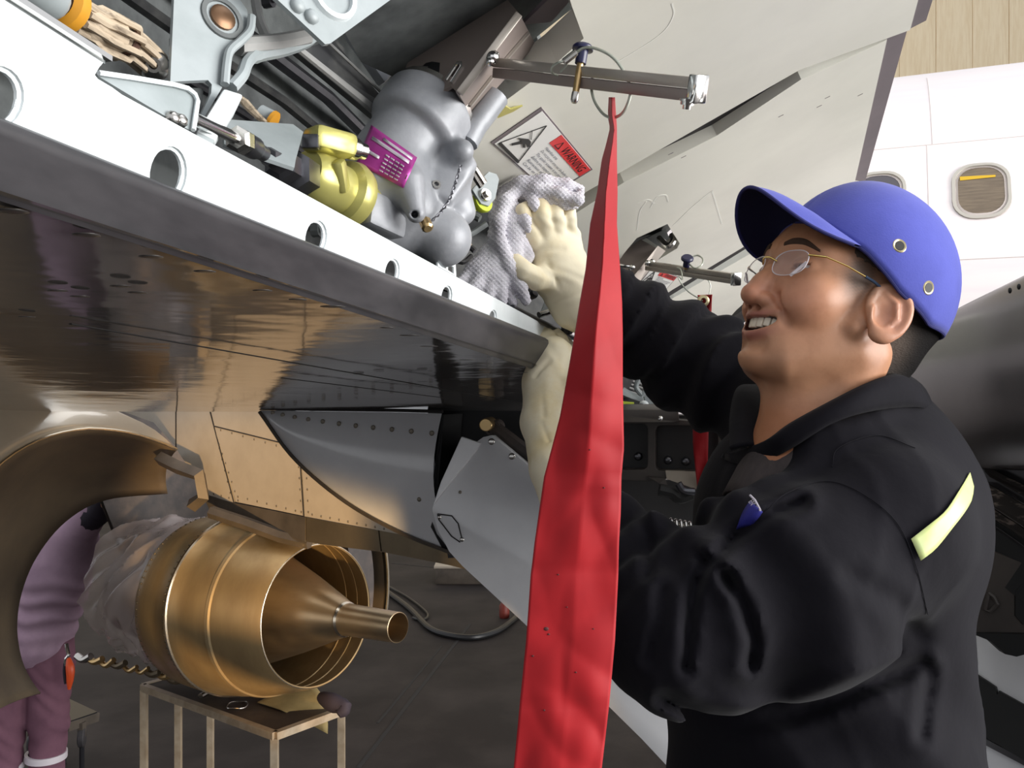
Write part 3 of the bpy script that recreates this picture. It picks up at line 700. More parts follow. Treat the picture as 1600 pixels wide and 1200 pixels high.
sdf_obj('actuator_body', f_act, lo, hi, 0.0017, 'casting', act)
# magenta data plate wrapped round the cylinder
def lab(u, v, off):
    q = [(580, 195), (652, 246), (630, 294), (557, 254)]
    x = (q[0][0] * (1 - u) + q[1][0] * u) * (1 - v) + (q[3][0] * (1 - u) + q[2][0] * u) * v; y = (q[0][1] * (1 - u) + q[1][1] * u) * (1 - v) + (q[3][1] * (1 - u) + q[2][1] * u) * v
    return march(f_act, x, y, off, 0.7, 1.1)
b = MB(); b.grid([[lab(u, v, 0.0012) for u in np.linspace(0, 1, 16)] for v in np.linspace(0, 1, 10)]); pl_ = b.build('data_plate', 'magenta', act, solid=0.0006, auto=180)
def plate_strip(v0, v1, u0, u1, m='silver_ink', nm='printed_line'):
    b = MB(); b.grid([[lab(u, v, 0.0024) for u in np.linspace(u0, u1, 6)] for v in (v0, v1)]); return b.build(nm, m, pl_, solid=0.0002, auto=180)
plate_strip(0.08, 0.15, 0.30, 0.93); plate_strip(0.21, 0.30, 0.10, 0.90); plate_strip(0.56, 0.64, 0.06, 0.36)
for i in range(5):
    for j in range(4): plate_strip(0.42 + i * 0.11, 0.46 + i * 0.11, 0.45 + j * 0.105, 0.53 + j * 0.105)
plate_strip(0.60, 0.74, 0.955, 0.975, 'tie_brown', 'strap_slot')
PNv = Vector(pn); AX2 = Vector(ax2)
# collar between lock and body
b = MB(); b.lathe(Vector(A['f1']), axz, [(-0.002, 0.046), (0.004, 0.046), (0.004, 0.040), (0.012, 0.040), (0.012, 0.030), (0.04, 0.028), (0.04, 0.0001)], 28); b.build('end_collar', 'steel', act)
b = MB(); b.lathe(Vector(A['f1']) + Vector(pn) * 0.012, axz, [(0.004, 0.03), (0.02, 0.03), (0.02, 0.02), (0.05, 0.02)], 20); b.build('piston_seal', 'black', act)
# gold end fitting
g0, g1 = P(476, 268, 0.80), P(566, 318, 0.87); gx = (g1 - g0).normalized()
b = MB(); b.lathe(g0, gx, [(0, 0.0001), (0, 0.020), (0.006, 0.024), (0.020, 0.026), (0.038, 0.024), (0.046, 0.024), (0.050, 0.031), (0.058, 0.033), (0.066, 0.031), (0.07, 0.022), (0.088, 0.022), (0.088, 0.0001)], 30)
gold = b.build('gold_fitting', 'gold_fitting', act)
b = MB(); h0, h1 = P(482, 214, 0.79), P(548, 232, 0.82); b.beam(h0, h1, 0.030, 0.022, bev=0.006); b.build('gold_lug', 'gold_fitting', gold)
b = MB(); b.box(P(486, 222, .775), Vector((0.007, 0, 0)), Vector((0, .005, 0)), Vector((0, 0, 0.006)), 0.001); b.build('lug_slot', 'dark_steel', gold)
b = MB(); hx = (h1 - h0).normalized(); b.lathe(P(547, 231, 0.818), hx, [(0, 0.0001), (0, 0.0105), (0.006, 0.0105), (0.006, 0.0095), (0.008, 0.0095), (0.009, 0.0075), (0.016, 0.0075), (0.016, 0.0035), (0.012, 0.003)], 12); b.build('lug_bolt', 'bright_steel', gold)
b = MB(); b.beam(P(528, 250, 0.80), P(536, 300, 0.815), 0.012, 0.016, bev=0.004); b.build('gold_rib', 'gold_fitting', gold)
# grey block between the fitting and the casting
b = MB(); b.beam(P(556, 326, 0.86), P(612, 352, 0.90), 0.045, 0.034, bev=0.005); b.build('manifold_block', 'casting', act)
# control rod, nut and dark hexagon union
rd = thing('control_rod', 'shiny control rod screwed into dark hexagonal union beside the white beam', 'rod', P(400, 240, 0.70))
b = MB(); b.cyl(P(300, 184, 0.525), P(372, 218, 0.625), 0.0042, 16); b.build('rod', 'bright_steel', rd)
def rodp(t): return P(300, 184, 0.525).lerp(P(372, 218, 0.625), t)
rx = (rodp(1) - rodp(0)).normalized()
b = MB(); b.lathe(rodp(0.97), rx, [(0, .0001), (0, 0.0065), (0.002, 0.0095), (0.016, 0.0095), (0.018, 0.007), (0.018, 0.0001)], 6); b.build('lock_nut', 'steel', rd, auto=20)
n2 = rodp(0.97) + rx * 0.018; n3 = P(425, 248, 0.70); u2 = (n3 - n2).normalized()
b = MB(); b.lathe(n2, u2, [(0, 0.0085), (0.02, 0.0085), (0.024, 0.007), (0.03, 0.006), (0.04, 0.006), (0.045, 0.0001)], 18); b.build('rod_sleeve', 'dark_steel', rd)
n4 = P(470, 275, 0.78); u3 = (n4 - n3).normalized(); LL = (n4 - n3).length
b = MB(); b.lathe(n3 - u3 * 0.01, u3, [(0, 0.0001), (0, 0.007), (0.008, 0.0085), (LL * 0.35, 0.009), (LL * 0.37, 0.014), (LL * 0.62, 0.014), (LL * 0.66, 0.012), (LL * 0.7, 0.012), (LL * 0.72, 0.019), (LL + 0.012, 0.019), (LL + 0.012, 0.0001)], 6); b.build('hexagon_union', 'dark_steel', rd, auto=20)
# twisted locking wire
b = MB(); pts = cp([(720, 258, 0.90), (712, 285, 0.90), (704, 308, 0.90), (690, 330, 0.895), (672, 348, 0.885)], 7)
for ph in (0, math.pi):
    q = [p + Vector((math.cos(i * 1.3 + ph), 0, math.sin(i * 1.3 + ph))) * 0.0011 for i, p in enumerate(pts)]; b.tube(q, 0.0008, 5)
b.build('locking_wire', 'dark_steel', act)
b = MB(); b.lathe(P(664, 346, 0.875), (0.3, -0.6, -0.7), [(0, 0.0001), (0, 0.006), (0.01, 0.006), (0.012, 0.004), (0.012, .0001)], 10); b.build('wire_plug', 'brass', act)
b = MB(); b.lathe(P(682, 288, 0.905), pn, [(-.004, .0045), (0.001, 0.0045), (0.001, 0.0025), (-.002, 0.002)], 12); b.build('rivet_head', 'steel', act)

# ------------------------------------------------------------------ spoiler locks
def near_lock():
    t = thing('spoiler_lock', 'brown metal spoiler lock collar clamped above the actuator, its long bar pointing at the cap', 'lock tool', P(700, 160, 0.96))
    f1 = Plane(P(812, 22, .885), P(717, 147, .885), P(638, 88, .955))
    web = panel('collar_web', f1, [(760, -14), (790, -4), (812, 22), (760, 90), (717, 147), (704, 134), (671, 156), (634, 124), (632, 112), (640, 88), (704, 0), (714, -30)], 'brown_anodised', t, 0.004,
          holes=[[(702, 118), (716, 99), (721, 98), (722, 104), (710, 121)]])
    b = MB(); b.tube([f1.at(*p, 0.001) for p in ((698, 126), (716, 99), (721, 99), (722, 105), (706, 130))], 0.0018, 6); b.build('slot_edge', 'bright_steel', web)
    f2 = Plane(P(812, 22, .885), P(717, 147, .885), P(837, 72, .99))
    fl = panel('collar_flange', f2, [(812, 22), (837, 70), (786, 127), (737, 182), (717, 147)], 'brown_anodised', t, 0.004)
    b = MB(); b.beam(P(811, 22, .883), P(718, 146, .883), 0.008, 0.005, up=(0.2, -1, 0), bev=0.001); b.build('ridge', 'bar_metal', fl)
    for a in (((824, 50), (788, 92)), ((768, 118), (732, 164))):
        b = MB(); b.beam(f2.at(*a[0], .002), f2.at(*a[1], .002), 0.0035, 0.003, up=f2.n); b.build('flange_rib', 'bar_metal', fl)
    b = MB(); b.tube(PP([(777, 150, .965), (742, 196, .955), (728, 222, .95)]), 0.0135, 14); b.build('collar_post', 'casting', t)
    for (x, y, d, r) in ((770, 90, .872, .0065), (766, 97, .87, .0045), (773, 86, .875, .0045)):
        b = MB(); b.sphere(P(x, y, d), r, 10, 8); b.build('pivot_screw', 'bright_steel', t)
    s0, s1 = P(776, 105, .90), P(1090, 139, .735); u = (s1 - s0).normalized(); up = Vector((0.05, -0.35, 1)).normalized(); sx = u.cross(up).normalized(); uy = sx.cross(u)
    b = MB(); b.beam(s0 + uy * 0.0045, s1 + uy * 0.0045, 0.013, 0.009, up=up, bev=0.0008); bar = b.build('lock_bar', 'bar_metal', t)
    b = MB(); b.beam(s0 - uy * 0.0055, s1 - uy * 0.0055, 0.011, 0.0095, up=up, bev=0.0008); b.build('lock_bar', 'brown_anodised', t)
    b = MB(); b.box(s1, u * 0.005, sx * 0.0085, uy * 0.0115, 0.002); b.build('bar_end_cap', 'bright_steel', t)
    b = MB(); b.lathe(P(1076, 146, .737), -uy, [(0.004, .0001), (0.004, .0075), (0.006, 0.0075), (0.006, 0.006), (0.009, 0.006), (0.009, .0038), (0.0125, .0036), (0.0125, .0001)], 12); b.build('end_bolt', 'bright_steel', bar)
    return t, s0, s1, uy
lock1, ls0, ls1, luy = near_lock()
def quick_pin(name, label, top, bot, rad, m_head='blue_button'):
    t = thing(name, label, 'locking pin', bot)
    ax = (bot - top).normalized()
    b = MB(); b.lathe(top, ax, [(-rad * .4, .0001), (-rad * .4, rad * 1.5), (0, rad * 1.85), (rad * .5, rad * 1.85), (rad * .6, rad * 1.0), (rad * 2.9, rad * 1.0), (rad * 3, .0001)], 18); b.build('button_head', m_head, t)
    b = MB(); L = (bot - top).length; b.lathe(top, ax, [(rad * 2.5, rad * .6), (L * .8, rad * .6), (L * .82, rad * .66), (L * .96, rad * .66), (L, rad * .45), (L, .0001)], 14); b.build('shank', 'brass', t)
    b = MB(); b.lathe(top, ax, [(L * .82, rad * .68), (L * .96, rad * .7), (L * 1.01, rad * .45), (L * 1.01, .0001)], 14); b.build('shank_tip', 'steel', t)
    return t
pin1 = quick_pin('lock_pin', 'dark blue quick release pin through the near lock bar', P(911, 74, .815), P(897, 160, .815), 0.0052)
b = MB(); b.tube(cp([(872, 118, .825), (863, 114, .82), (863, 104, .81), (873, 98, .80), (884, 96, .80), (884, 103, .81), (876, 112, .82)], 6), 0.0012, 8); lp = b.build('cable_eye', 'cable', pin1)
b = MB(); b.tube(PP([(881, 97, .80), (900, 82, .80)]), 0.0032, 10); b.build('crimp_sleeve', 'steel', pin1)
b = MB(); b.tube(cp([(898, 84, .80), (912, 75, .795), (932, 76, .79), (958, 90, .785), (978, 118, .782), (985, 145, .782), (976, 172, .785), (962, 183, .79), (945, 180, .80), (930, 160, .81), (924, 138, .815), (926, 120, .82)], 8), 0.0014, 8); b.build('cable_loop', 'cable', pin1)

def far_lock(label, web, fl, ridge, bar, pin, ring, scale, loc, bolts):
    t = thing('spoiler_lock', label, 'lock tool', loc)
    if web:
        p1 = Plane(*[P(*a) for a in web[:3]]); b = MB(); b.prism(PP(web), p1.n * -0.004); b.build('collar_web', 'brown_anodised', t, smooth=False)
        b = MB(); b.prism(PP(fl), Vector((-0.2, 0.9, 0)) * 0.004); b.build('collar_flange', 'bar_metal', t, smooth=False)
    s0, s1 = P(*bar[0]), P(*bar[1]); u = (s1 - s0).normalized(); up = Vector((0.05, -0.3, 1)).normalized(); sx = u.cross(up).normalized(); uy = sx.cross(u)
    b = MB(); b.beam(s0 + uy * 0.005, s1 + uy * 0.005, 0.013, 0.009, up=up, bev=0.0008); b.build('lock_bar', 'bar_metal', t)
    b = MB(); b.beam(s0 - uy * 0.005, s1 - uy * 0.005, 0.011, 0.009, up=up, bev=0.0008); b.build('lock_bar', 'bar_metal', t)
    b = MB(); b.box(s1, u * 0.005, sx * 0.009, uy * 0.012, 0.002); b.build('bar_end_cap', 'bright_steel', t)
    for q in bolts:
        b = MB(); b.sphere(P(*q), 0.006, 10, 8); b.build('pivot_screw', 'bright_steel', t)
    return t
far_lock('smaller second spoiler lock with bar ending beside the spectacles',
         [(962, 402, 1.95), (1001, 374, 2.0), (1030, 390, 1.92), (985, 440, 1.85), (962, 430, 1.86)], [(1028, 384, 1.90), (1040, 392, 1.95), (1000, 440, 1.86), (985, 438, 1.83)], None,
         [(1011, 415, 1.86), (1150, 436, 1.62)], None, None, 1, P(1000, 450, 1.9), [(1012, 411, 1.84), (1019, 409, 1.86), (988, 418, 1.83)])
b = MB(); b.tube(PP([(968, 415, 1.84), (986, 418, 1.84), (980, 430, 1.83)]), 0.004, 6); b.build('slot_edge', 'bright_steel', bpy.data.objects['spoiler_lock.001'])
pin2 = quick_pin('lock_pin', 'small quick release pin with wire ring on the second lock bar', P(1074, 403, 1.72), P(1071, 424, 1.74), 0.0065)
b = MB(); b.tube(cp([(1076, 412, 1.72), (1086, 419, 1.71), (1096, 414, 1.71), (1098, 405, 1.72), (1090, 399, 1.73), (1080, 402, 1.73)], 6), 0.0016, 6); b.build('pull_ring', 'cable', pin2)
b = MB(); b.tube(cp([(1058, 418, 1.73), (1064, 422, 1.71), (1066, 436, 1.70), (1060, 432, 1.70), (1064, 442, 1.70), (1076, 456, 1.70), (1098, 470, 1.70)], 6), 0.0014, 6); b.build('lanyard', 'cable', pin2)
b = MB(); b.tube(cp([(1106, 437, 1.70), (1110, 446, 1.70), (1108, 460, 1.70)], 5), 0.0010, 6); b.build('lanyard', 'cable', pin2)
far_lock('farthest tiny spoiler lock showing just above the sleeve by the lips', None, None, None, [(1130, 519, 2.7), (1166, 527, 2.6)], None, None, 1, P(1140, 530, 2.7), [])
pin3 = quick_pin('lock_pin', 'tiny pin with ring on the farthest lock bar', P(1120, 503, 2.7), P(1122, 520, 2.7), 0.006)
b = MB(); b.tube(cp([(1124, 506, 2.68), (1130, 509, 2.68), (1133, 504, 2.68), (1129, 500, 2.68), (1124, 503, 2.68)], 5), 0.0025, 6); b.build('pull_ring', 'cable', pin3)

# second lock's mechanism showing in the cut-out
b = MB(); b.tube(cp([(1030, 372, 2.0), (1044, 384, 1.96), (1052, 376, 1.96), (1050, 368, 1.98)], 5), 0.007, 8); b.build('linkage', 'steel', spB)
b = MB(); b.prism(PP([(1010, 372, 2.03), (1040, 358, 2.05), (1046, 372, 2.03), (1030, 386, 2.0)]), (-0.01, 0.03, 0)); b.build('linkage_plate', 'grey_paint_dull', spB, smooth=False)

# white and lime fitting at the very top
fit = thing('hose_fitting', 'steel hose fitting with yellow green cap at the top edge above the lock', 'fitting', P(836, 30, 1.02))
b = MB(); b.tube(PP([(800, -20, 1.0), (828, 6, 1.01), (838, 18, 1.015)]), [0.016, 0.014, 0.011], 14); b.build('fitting_body', 'dark_steel', fit)
b = MB(); b.lathe(P(832, 10, 1.0), P(846, 34, 1.0) - P(826, 2, 1.0), [(-.004, .011), (0, .0125), (.006, .0125), (.008, .009), (0.01, .0001)], 16); b.build('fitting_nut', 'steel', fit)
b = MB(); b.sphere(P(842, 29, 1.0), (.0065, .0065, .009), 14, 10); b.build('protective_cap', 'lime', fit)
b = MB(); b.tube(cp([(838, 14, .99), (848, 8, .99), (850, 2, 1.0)], 4), 0.0012, 5); b.build('retaining_wire', 'steel', fit)

# ------------------------------------------------------------------ red warning streamers
mat('streamer_red', rgb(163, 27, 33), 0.58, spec=0.25, var=rgb(142, 22, 30), vscale=7, sheen=0.1, bump=0.06, bscale=26, bdist=0.003)
mat('streamer_dirt', (0.08, 0.02, 0.02), 0.6)
mat('eyelet', (0.55, 0.47, 0.28), 0.3, metal=0.9)
ED = [(152, 951, 961, 956), (170, 950, 962, 956), (185, 950, 963, 957), (200, 953, 964, 960), (225, 947, 964, 957), (250, 940, 964, 953), (300, 933, 965, 947), (350, 922, 964, 945), (420, 915, 969, 941), (470, 906, 972, 936), (520, 898, 973, 931),
      (600, 884, 973, 925), (650, 875, 974, 922), (700, 862, 975, 920), (745, 850, 971, 915), (800, 842, 970, 910), (850, 835, 967, 905), (900, 829, 966, 900), (1000, 822, 961, 895), (1100, 812, 952, 885), (1220, 801, 938, 872), (1330, 792, 926, 862)]
ED = np.array(ED, float)
def streamer():
    rows = []; C = 33; ys = np.concatenate([np.linspace(152, 400, 40), np.linspace(406, 1330, 110)])
    from mathutils import noise as NZ
    for y in ys:
        L, R, M = (np.interp(y, ED[:, 0], ED[:, k]) for k in (1, 2, 3)); D = 0.80 + 0.03 * (y - 152) / 1180
        fold = 0.030 * max(0.0, 1 - (y - 152) / 620.0) ** 0.8 + 0.006
        r = []
        for k in range(C):
            w = k / (C - 1); wm = (M - L) / (R - L)
            tent = w / wm if w < wm else (1 - w) / (1 - wm)
            x = L + (R - L) * w
            q = NZ.noise(Vector((x * 0.022, y * 0.009, 1.3))); q2 = abs(NZ.noise(Vector((x * 0.013 + y * 0.007, y * 0.005 - x * 0.005, 5.0)))); q3 = abs(NZ.noise(Vector((x * 0.010 - y * 0.010, y * 0.004 + x * 0.006, 9.0))))
            g = min(1.0, max(0.0, (y - 380) / 300.0))
            d = D - fold * tent + (0.003 * q - 0.0045 * q2 - 0.004 * q3) * (0.2 + g)
            d += sum(0.0022 * math.exp(-abs(y - y0 - 0.03 * (x - 880)) / 5.0) for y0 in (741, 891, 1103)) * (0.4 + 0.6 * w)
            r.append(P(x, y, d))
        rows.append(r)
    global RIBROWS, RIBY
    RIBROWS, RIBY = rows, ys
    b = MB(); b.grid(rows); return b
st = thing('warning_streamer', 'long red remove-before-flight streamer hanging in front of the gloved hands', 'streamer', P(870, 1330, .83))
rib = streamer().build('ribbon', 'streamer_red', st, solid=0.0006, auto=180)
b = MB()
for y in (741, 858, 1104):
    L, R = np.interp(y, ED[:, 0], ED[:, 1]), np.interp(y, ED[:, 0], ED[:, 2])
for (w_, y, s_) in ((0.24, 986, 3.0), (0.22, 980, 1.8), (0.27, 990, 1.5), (0.33, 900, 1.2), (0.12, 1028, 1.4), (0.6, 1050, 1.2), (0.75, 985, 1.0), (0.45, 950, 1.0), (0.3, 1110, 1.3), (0.8, 760, 1.1), (0.55, 700, 1.0)):
    j_ = int(np.argmin(abs(RIBY - y))); p_ = RIBROWS[j_][int(w_ * 32)]
    b = MB(); b.sphere(p_ + Vector((0, -0.0004, 0)), (s_ * 0.00075, 0.0005, s_ * 0.0006), 8, 6); b.build('dirt_spot', 'streamer_dirt', rib)
st2 = thing('warning_streamer', 'short red tag with brass eyelet on the second lock, above the raised sleeve', 'streamer', P(1098, 600, 1.7))
b = MB(); pr = [(1091, 461, 1.70), (1112, 459, 1.72), (1111, 500, 1.72), (1110, 560, 1.74), (1106, 720, 1.78), (1086, 760, 1.78), (1082, 680, 1.77), (1086, 560, 1.73), (1088, 500, 1.71)]
L2 = [(1090, 461), (1089, 500), (1088, 540), (1086, 600), (1083, 690), (1090, 770)]; R2 = [(1113, 460), (1110, 505), (1109, 540), (1108, 600), (1106, 700), (1106, 770)]
rows = [[P(l[0] + (r_[0] - l[0]) * w, l[1] + (r_[1] - l[1]) * w, 1.70 + i * 0.018 + 0.012 * math.sin(w * 4 + i)) for w in np.linspace(0, 1, 7)] for i, (l, r_) in enumerate(zip([tuple(q) for q in crv(L2, 4)], [tuple(q) for q in crv(R2, 4)]))]
b.grid(rows); b.build('ribbon', 'streamer_red', st2, solid=0.0015, auto=180)
b = MB(); b.lathe(P(1099, 470, 1.692), (0.0, -1, 0), [(-.002, .0115), (.002, .011), (.003, .009), (.003, .0055), (-.002, .005)], 20); b.build('eyelet', 'eyelet', st2)
# ------------------------------------------------------------------ engine materials
mat('gold_metal', (0.42, 0.30, 0.15), 0.36, metal=0.6, var=(0.32, 0.22, 0.11), vscale=3.0, stretch=(3, 3, 0.6), rvar=0.1, bump=0.04, bscale=40)
mat('gold_inner', (0.36, 0.27, 0.15), 0.5, metal=0.5, var=(0.27, 0.19, 0.10), vscale=5)
mat('plug_metal', (0.48, 0.36, 0.22), 0.32, metal=0.8, var=(0.40, 0.29, 0.17), vscale=6, stretch=(1, 1, 4))
mat('lip_metal', (0.75, 0.66, 0.52), 0.25, metal=1.0)
mat('cowl_paint', rgb(176, 164, 146), 0.22, spec=0.6, coat=0.3, var=rgb(160, 147, 130), vscale=2.0)
mat('cowl_inside', (0.17, 0.13, 0.085), 0.5, metal=0.2, var=(0.11, 0.085, 0.06), vscale=3)
mat('core_dark', (0.05, 0.042, 0.04), 0.6, var=(0.09, 0.07, 0.06), vscale=12)
mat('pylon_paint', rgb(172, 162, 148), 0.34, var=rgb(158, 148, 134), vscale=5)
mat('pylon_dark', rgb(96, 88, 80), 0.45, metal=0.3, var=rgb(76, 70, 64), vscale=7)
mat('bronze', (0.20, 0.16, 0.105), 0.4, metal=0.7, var=(0.15, 0.12, 0.08), vscale=6)
mat('rivet_dark', rgb(120, 112, 100), 0.4, metal=0.3)
# wrap film: thin milky polythene
m = mat('film', (0.72, 0.62, 0.60), 0.18, spec=0.5, bump=0.25, bscale=6, bdist=0.02)
nt = m.node_tree; pb = nt.nodes['Principled BSDF']; tr_ = nt.nodes.new('ShaderNodeBsdfTransparent'); mx_ = nt.nodes.new('ShaderNodeMixShader'); mx_.inputs[0].default_value = 0.46
nt.links.new(tr_.outputs[0], mx_.inputs[1]); nt.links.new(pb.outputs[0], mx_.inputs[2]); nt.links.new(mx_.outputs[0], nt.nodes['Material Output'].inputs[0])

EX = P(497, 961, 3.8); FX = P(330, 935, 4.25); EA = (EX - FX).normalized()
eng = thing('jet_engine', 'jet engine with bronze exhaust nozzle and tail cone under the wing', 'jet engine', Vector((EX.x - 0.3, EX.y + 0.2, 1.0)))
prof = [(-0.775, 0.372), (-0.76, 0.385), (-0.70, 0.397), (-0.60, 0.402), (-0.505, 0.399), (-0.50, 0.404), (-0.49, 0.404), (-0.485, 0.398), (-0.38, 0.388), (-0.27, 0.371), (-0.25, 0.366), (-0.235, 0.364), (-0.12, 0.336), (0.0, 0.302), (0.004, 0.298),
        (0.0, 0.292), (-0.12, 0.322), (-0.30, 0.345), (-0.60, 0.36)]
b = MB(); b.lathe(EX, EA, prof, 96); noz = b.build('exhaust_nozzle', 'gold_metal', eng, auto=50)
b = MB(); b.lathe(EX, EA, [(-0.004, 0.301), (0.004, 0.300), (0.005, 0.297), (-0.004, 0.295)], 96); b.build('nozzle_lip', 'lip_metal', noz)
b = MB(); b.lathe(EX, EA, [(-0.506, 0.403), (-0.502, 0.408), (-0.490, 0.408), (-0.487, 0.401)], 96); b.build('seam_band', 'lip_metal', noz)
b = MB(); b.lathe(EX, EA, [(-0.268, 0.371), (-0.262, 0.375), (-0.246, 0.372), (-0.240, 0.365)], 96); b.build('weld_band', 'gold_inner', noz)
for t, r in ((-0.18, 0.327), (-0.09, 0.311)):
    b = MB(); b.lathe(EX, EA, [(t - .003, r + .004), (t, r - 0.002), (t + .003, r + .001)], 96); b.build('inner_seam', 'gold_metal', noz)
b = MB(); b.lathe(EX, EA, [(-0.55, 0.30), (-0.45, 0.288), (-0.1, 0.172), (0.10, 0.098), (0.15, 0.078), (0.175, 0.067), (0.20, 0.0645), (0.45, 0.060), (0.4675, 0.0595), (0.4685, 0.057), (0.45, 0.056), (0.25, 0.056), (0.25, 0.0001)], 64); plug = b.build('tail_cone', 'plug_metal', eng, auto=40)
b = MB(); b.lathe(EX, EA, [(0.166, 0.071), (0.172, 0.0725), (0.182, 0.0665)], 48); b.build('cone_seam', 'lip_metal', plug)
# rows of tiny rivets round the nozzle
xr = (Vector((0, 0, 1)) - EA * EA.z).normalized(); yr = EA.cross(xr)
for t, r in ((-0.735, 0.392), (-0.52, 0.4005)):
    for k in range(44):
        a = math.pi * 2 * k / 88 + (0 if True else 0)
        for sg in (1,):
            d_ = xr * math.cos(a) + yr * math.sin(a)
            p = EX + EA * t + d_ * r
            if d_.y < 0.25: rivet('rivet', p, d_, 0.0045, 0.003, 'bronze', noz)
# core and milky plastic wrapping
from mathutils import noise as NZ
b = MB(); b.lathe(EX, EA, [(-0.70, 0.34), (-0.9, 0.27), (-1.15, 0.25), (-1.32, 0.23), (-1.33, 0.001)], 40); b.build('engine_core', 'core_dark', eng)
rows = []
for i in range(46):
    t = -0.745 - i * 0.0125; f = i / 45.0; r0 = 0.385 - 0.035 * f
    row = []
    for k in range(120):
        a = 2 * math.pi * k / 120; d_ = xr * math.cos(a) + yr * math.sin(a)
        n1 = NZ.noise(Vector((f * 3.5 + math.cos(a) * 2.2, math.sin(a) * 2.2 + f * 2.0, 3.0))); n2 = abs(NZ.noise(Vector((f * 4 + math.cos(a) * 3.5 + math.sin(a) * 2, math.sin(a) * 4 - f * 3, 7.0))))
        sag = -0.055 * max(0, -math.cos(a)) * f
        row.append(EX + EA * t + d_ * (r0 + (0.045 * n1 - 0.06 * n2) * min(1, f * 6) + sag))
    rows.append(row)
b = MB(); b.grid(rows, closed=True); b.build('plastic_wrapping', 'film', eng, auto=180)
b = MB(); b.lathe(EX, EA, [(-1.40, 0.20), (-1.40, 0.99), (-1.43, 0.99), (-1.43, 0.20)], 40, a0=math.radians(264), a1=math.radians(380)); b.build('dark_interior_disc', 'core_dark', eng)  # dark part-disc added so the engine interior looks dark here
# lower piping under the wrapping
rr = random.Random(5)
for i in range(9):
    x = 120 + i * 18; b = MB(); y = 1022 + i * 4.2
    b.tube(cp([(x, y + 4 * rr.random(), 4.42 - i * .02), (x + 10, y + 6 + 4 * rr.random(), 4.40 - i * .02), (x + 22, y + 4 * rr.random(), 4.38 - i * .02)], 4), 0.010 + 0.008 * rr.random(), 8); b.build('fuel_pipe', rr.choice(['brass', 'bronze', 'steel']), eng)
# far half of the fan cowl
ec = EX + EA * -0.40
b = MB(); b.lathe(ec, EA, [(0, 0.83), (-0.4, 0.92), (-0.9, 0.98), (-1.5, 1.0), (-1.5, 0.96), (-0.9, 0.93), (-0.4, 0.87), (-0.005, 0.80)], 40, a0=math.radians(251), a1=math.radians(318)); b.build('far_cowl', 'cowl_inside', eng)
b = MB(); b.lathe(ec, EA, [(0.0, 0.832), (0.006, 0.828), (0.006, 0.818), (0.0, 0.815)], 40, a0=math.radians(251), a1=math.radians(318)); b.build('far_cowl_lip', 'lip_metal', eng)
b = MB(); b.lathe(ec, EA, [(-0.05, 0.77), (-0.05, 0.62), (-0.30, 0.62), (-0.3, 0.77)], 30, a0=math.radians(255), a1=math.radians(300)); b.build('duct_ring', 'core_dark', eng)

# opened near cowl door
cowl = thing('engine_cowl_door', 'opened pale engine cowl door with bronze inside, cut by the left edge', 'cowl', P(60, 1083, 3.95))
lip = [(276, 702, 4.10), (250, 690, 4.02), (205, 676, 3.92), (160, 670, 3.82), (120, 671, 3.74), (60, 687, 3.60), (0, 724, 3.46), (-60, 790, 3.34), (-110, 890, 3.26), (-130, 1000, 3.22), (-115, 1110, 3.22), (-80, 1180, 3.25)]
inn = [(262, 770, 4.55), (235, 772, 4.53), (205, 774, 4.50), (165, 780, 4.46), (125, 797, 4.42), (85, 830, 4.36), (50, 880, 4.30), (30, 935, 4.26), (25, 985, 4.22), (32, 1030, 4.20), (46, 1062, 4.18), (62, 1084, 4.16)]
lip = resample(crv(lip, 5), 40); inn = resample(crv(inn, 5), 40)
midc = []
for l, i_ in zip(lip, inn):
    a, c = P(*l), P(*i_); m_ = a.lerp(c, 0.5); out_ = Vector((-0.30, -0.10, 0.22)) * ((c - a).length * 0.55); midc.append(m_ + out_ * 0.5)
rows = []
for k in range(11):
    w = k / 10.0; rows.append([P(*l) * (1 - w) ** 2 + m_ * 2 * w * (1 - w) + P(*i_) * w * w for l, m_, i_ in zip(lip, midc, inn)])
b = MB(); b.grid(rows); b.build('inner_barrel', 'cowl_inside', cowl, solid=0.006, auto=180)
b = MB(); b.tube([r for r in rows[4]], 0.006, 6); b.build('barrel_seam', 'core_dark', cowl)
# outer skin from the lip upward and forward
top = [(276, 702, 4.10), (262, 688, 4.06), (235, 667, 4.0), (200, 650, 3.92), (150, 629, 3.82), (80, 611, 3.70), (0, 598, 3.56), (-100, 590, 3.42), (-200, 600, 3.30), (-300, 640, 3.2), (-340, 740, 3.15), (-350, 900, 3.15)]
top = resample(crv(top, 5), 40)
rows2 = []
for k in range(9):
    w = k / 8.0; rows2.append([P(*l).lerp(P(*t), w) + Vector((-0.15, -0.25, 0.2)) * (0.28 * math.sin(math.pi * w) * min(1.0, (39 - i) * 0 + i / 10.0)) * 0.5 for i, (l, t) in enumerate(zip(lip, top))])
rows2.append([p + Vector((-0.35, 0.45, 0.02)) * min(1.0, i / 8.0) for i, p in enumerate(rows2[-1])])
b = MB(); b.grid(rows2); b.build('outer_skin', 'cowl_paint', cowl, solid=0.006, auto=180)
b = MB(); b.tube([P(*l) for l in lip], 0.007, 8); b.build('aft_lip', 'lip_metal', cowl)
b = MB(); b.tube([P(*l) for l in inn], 0.004, 8); b.build('inner_lip', 'lip_metal', cowl)

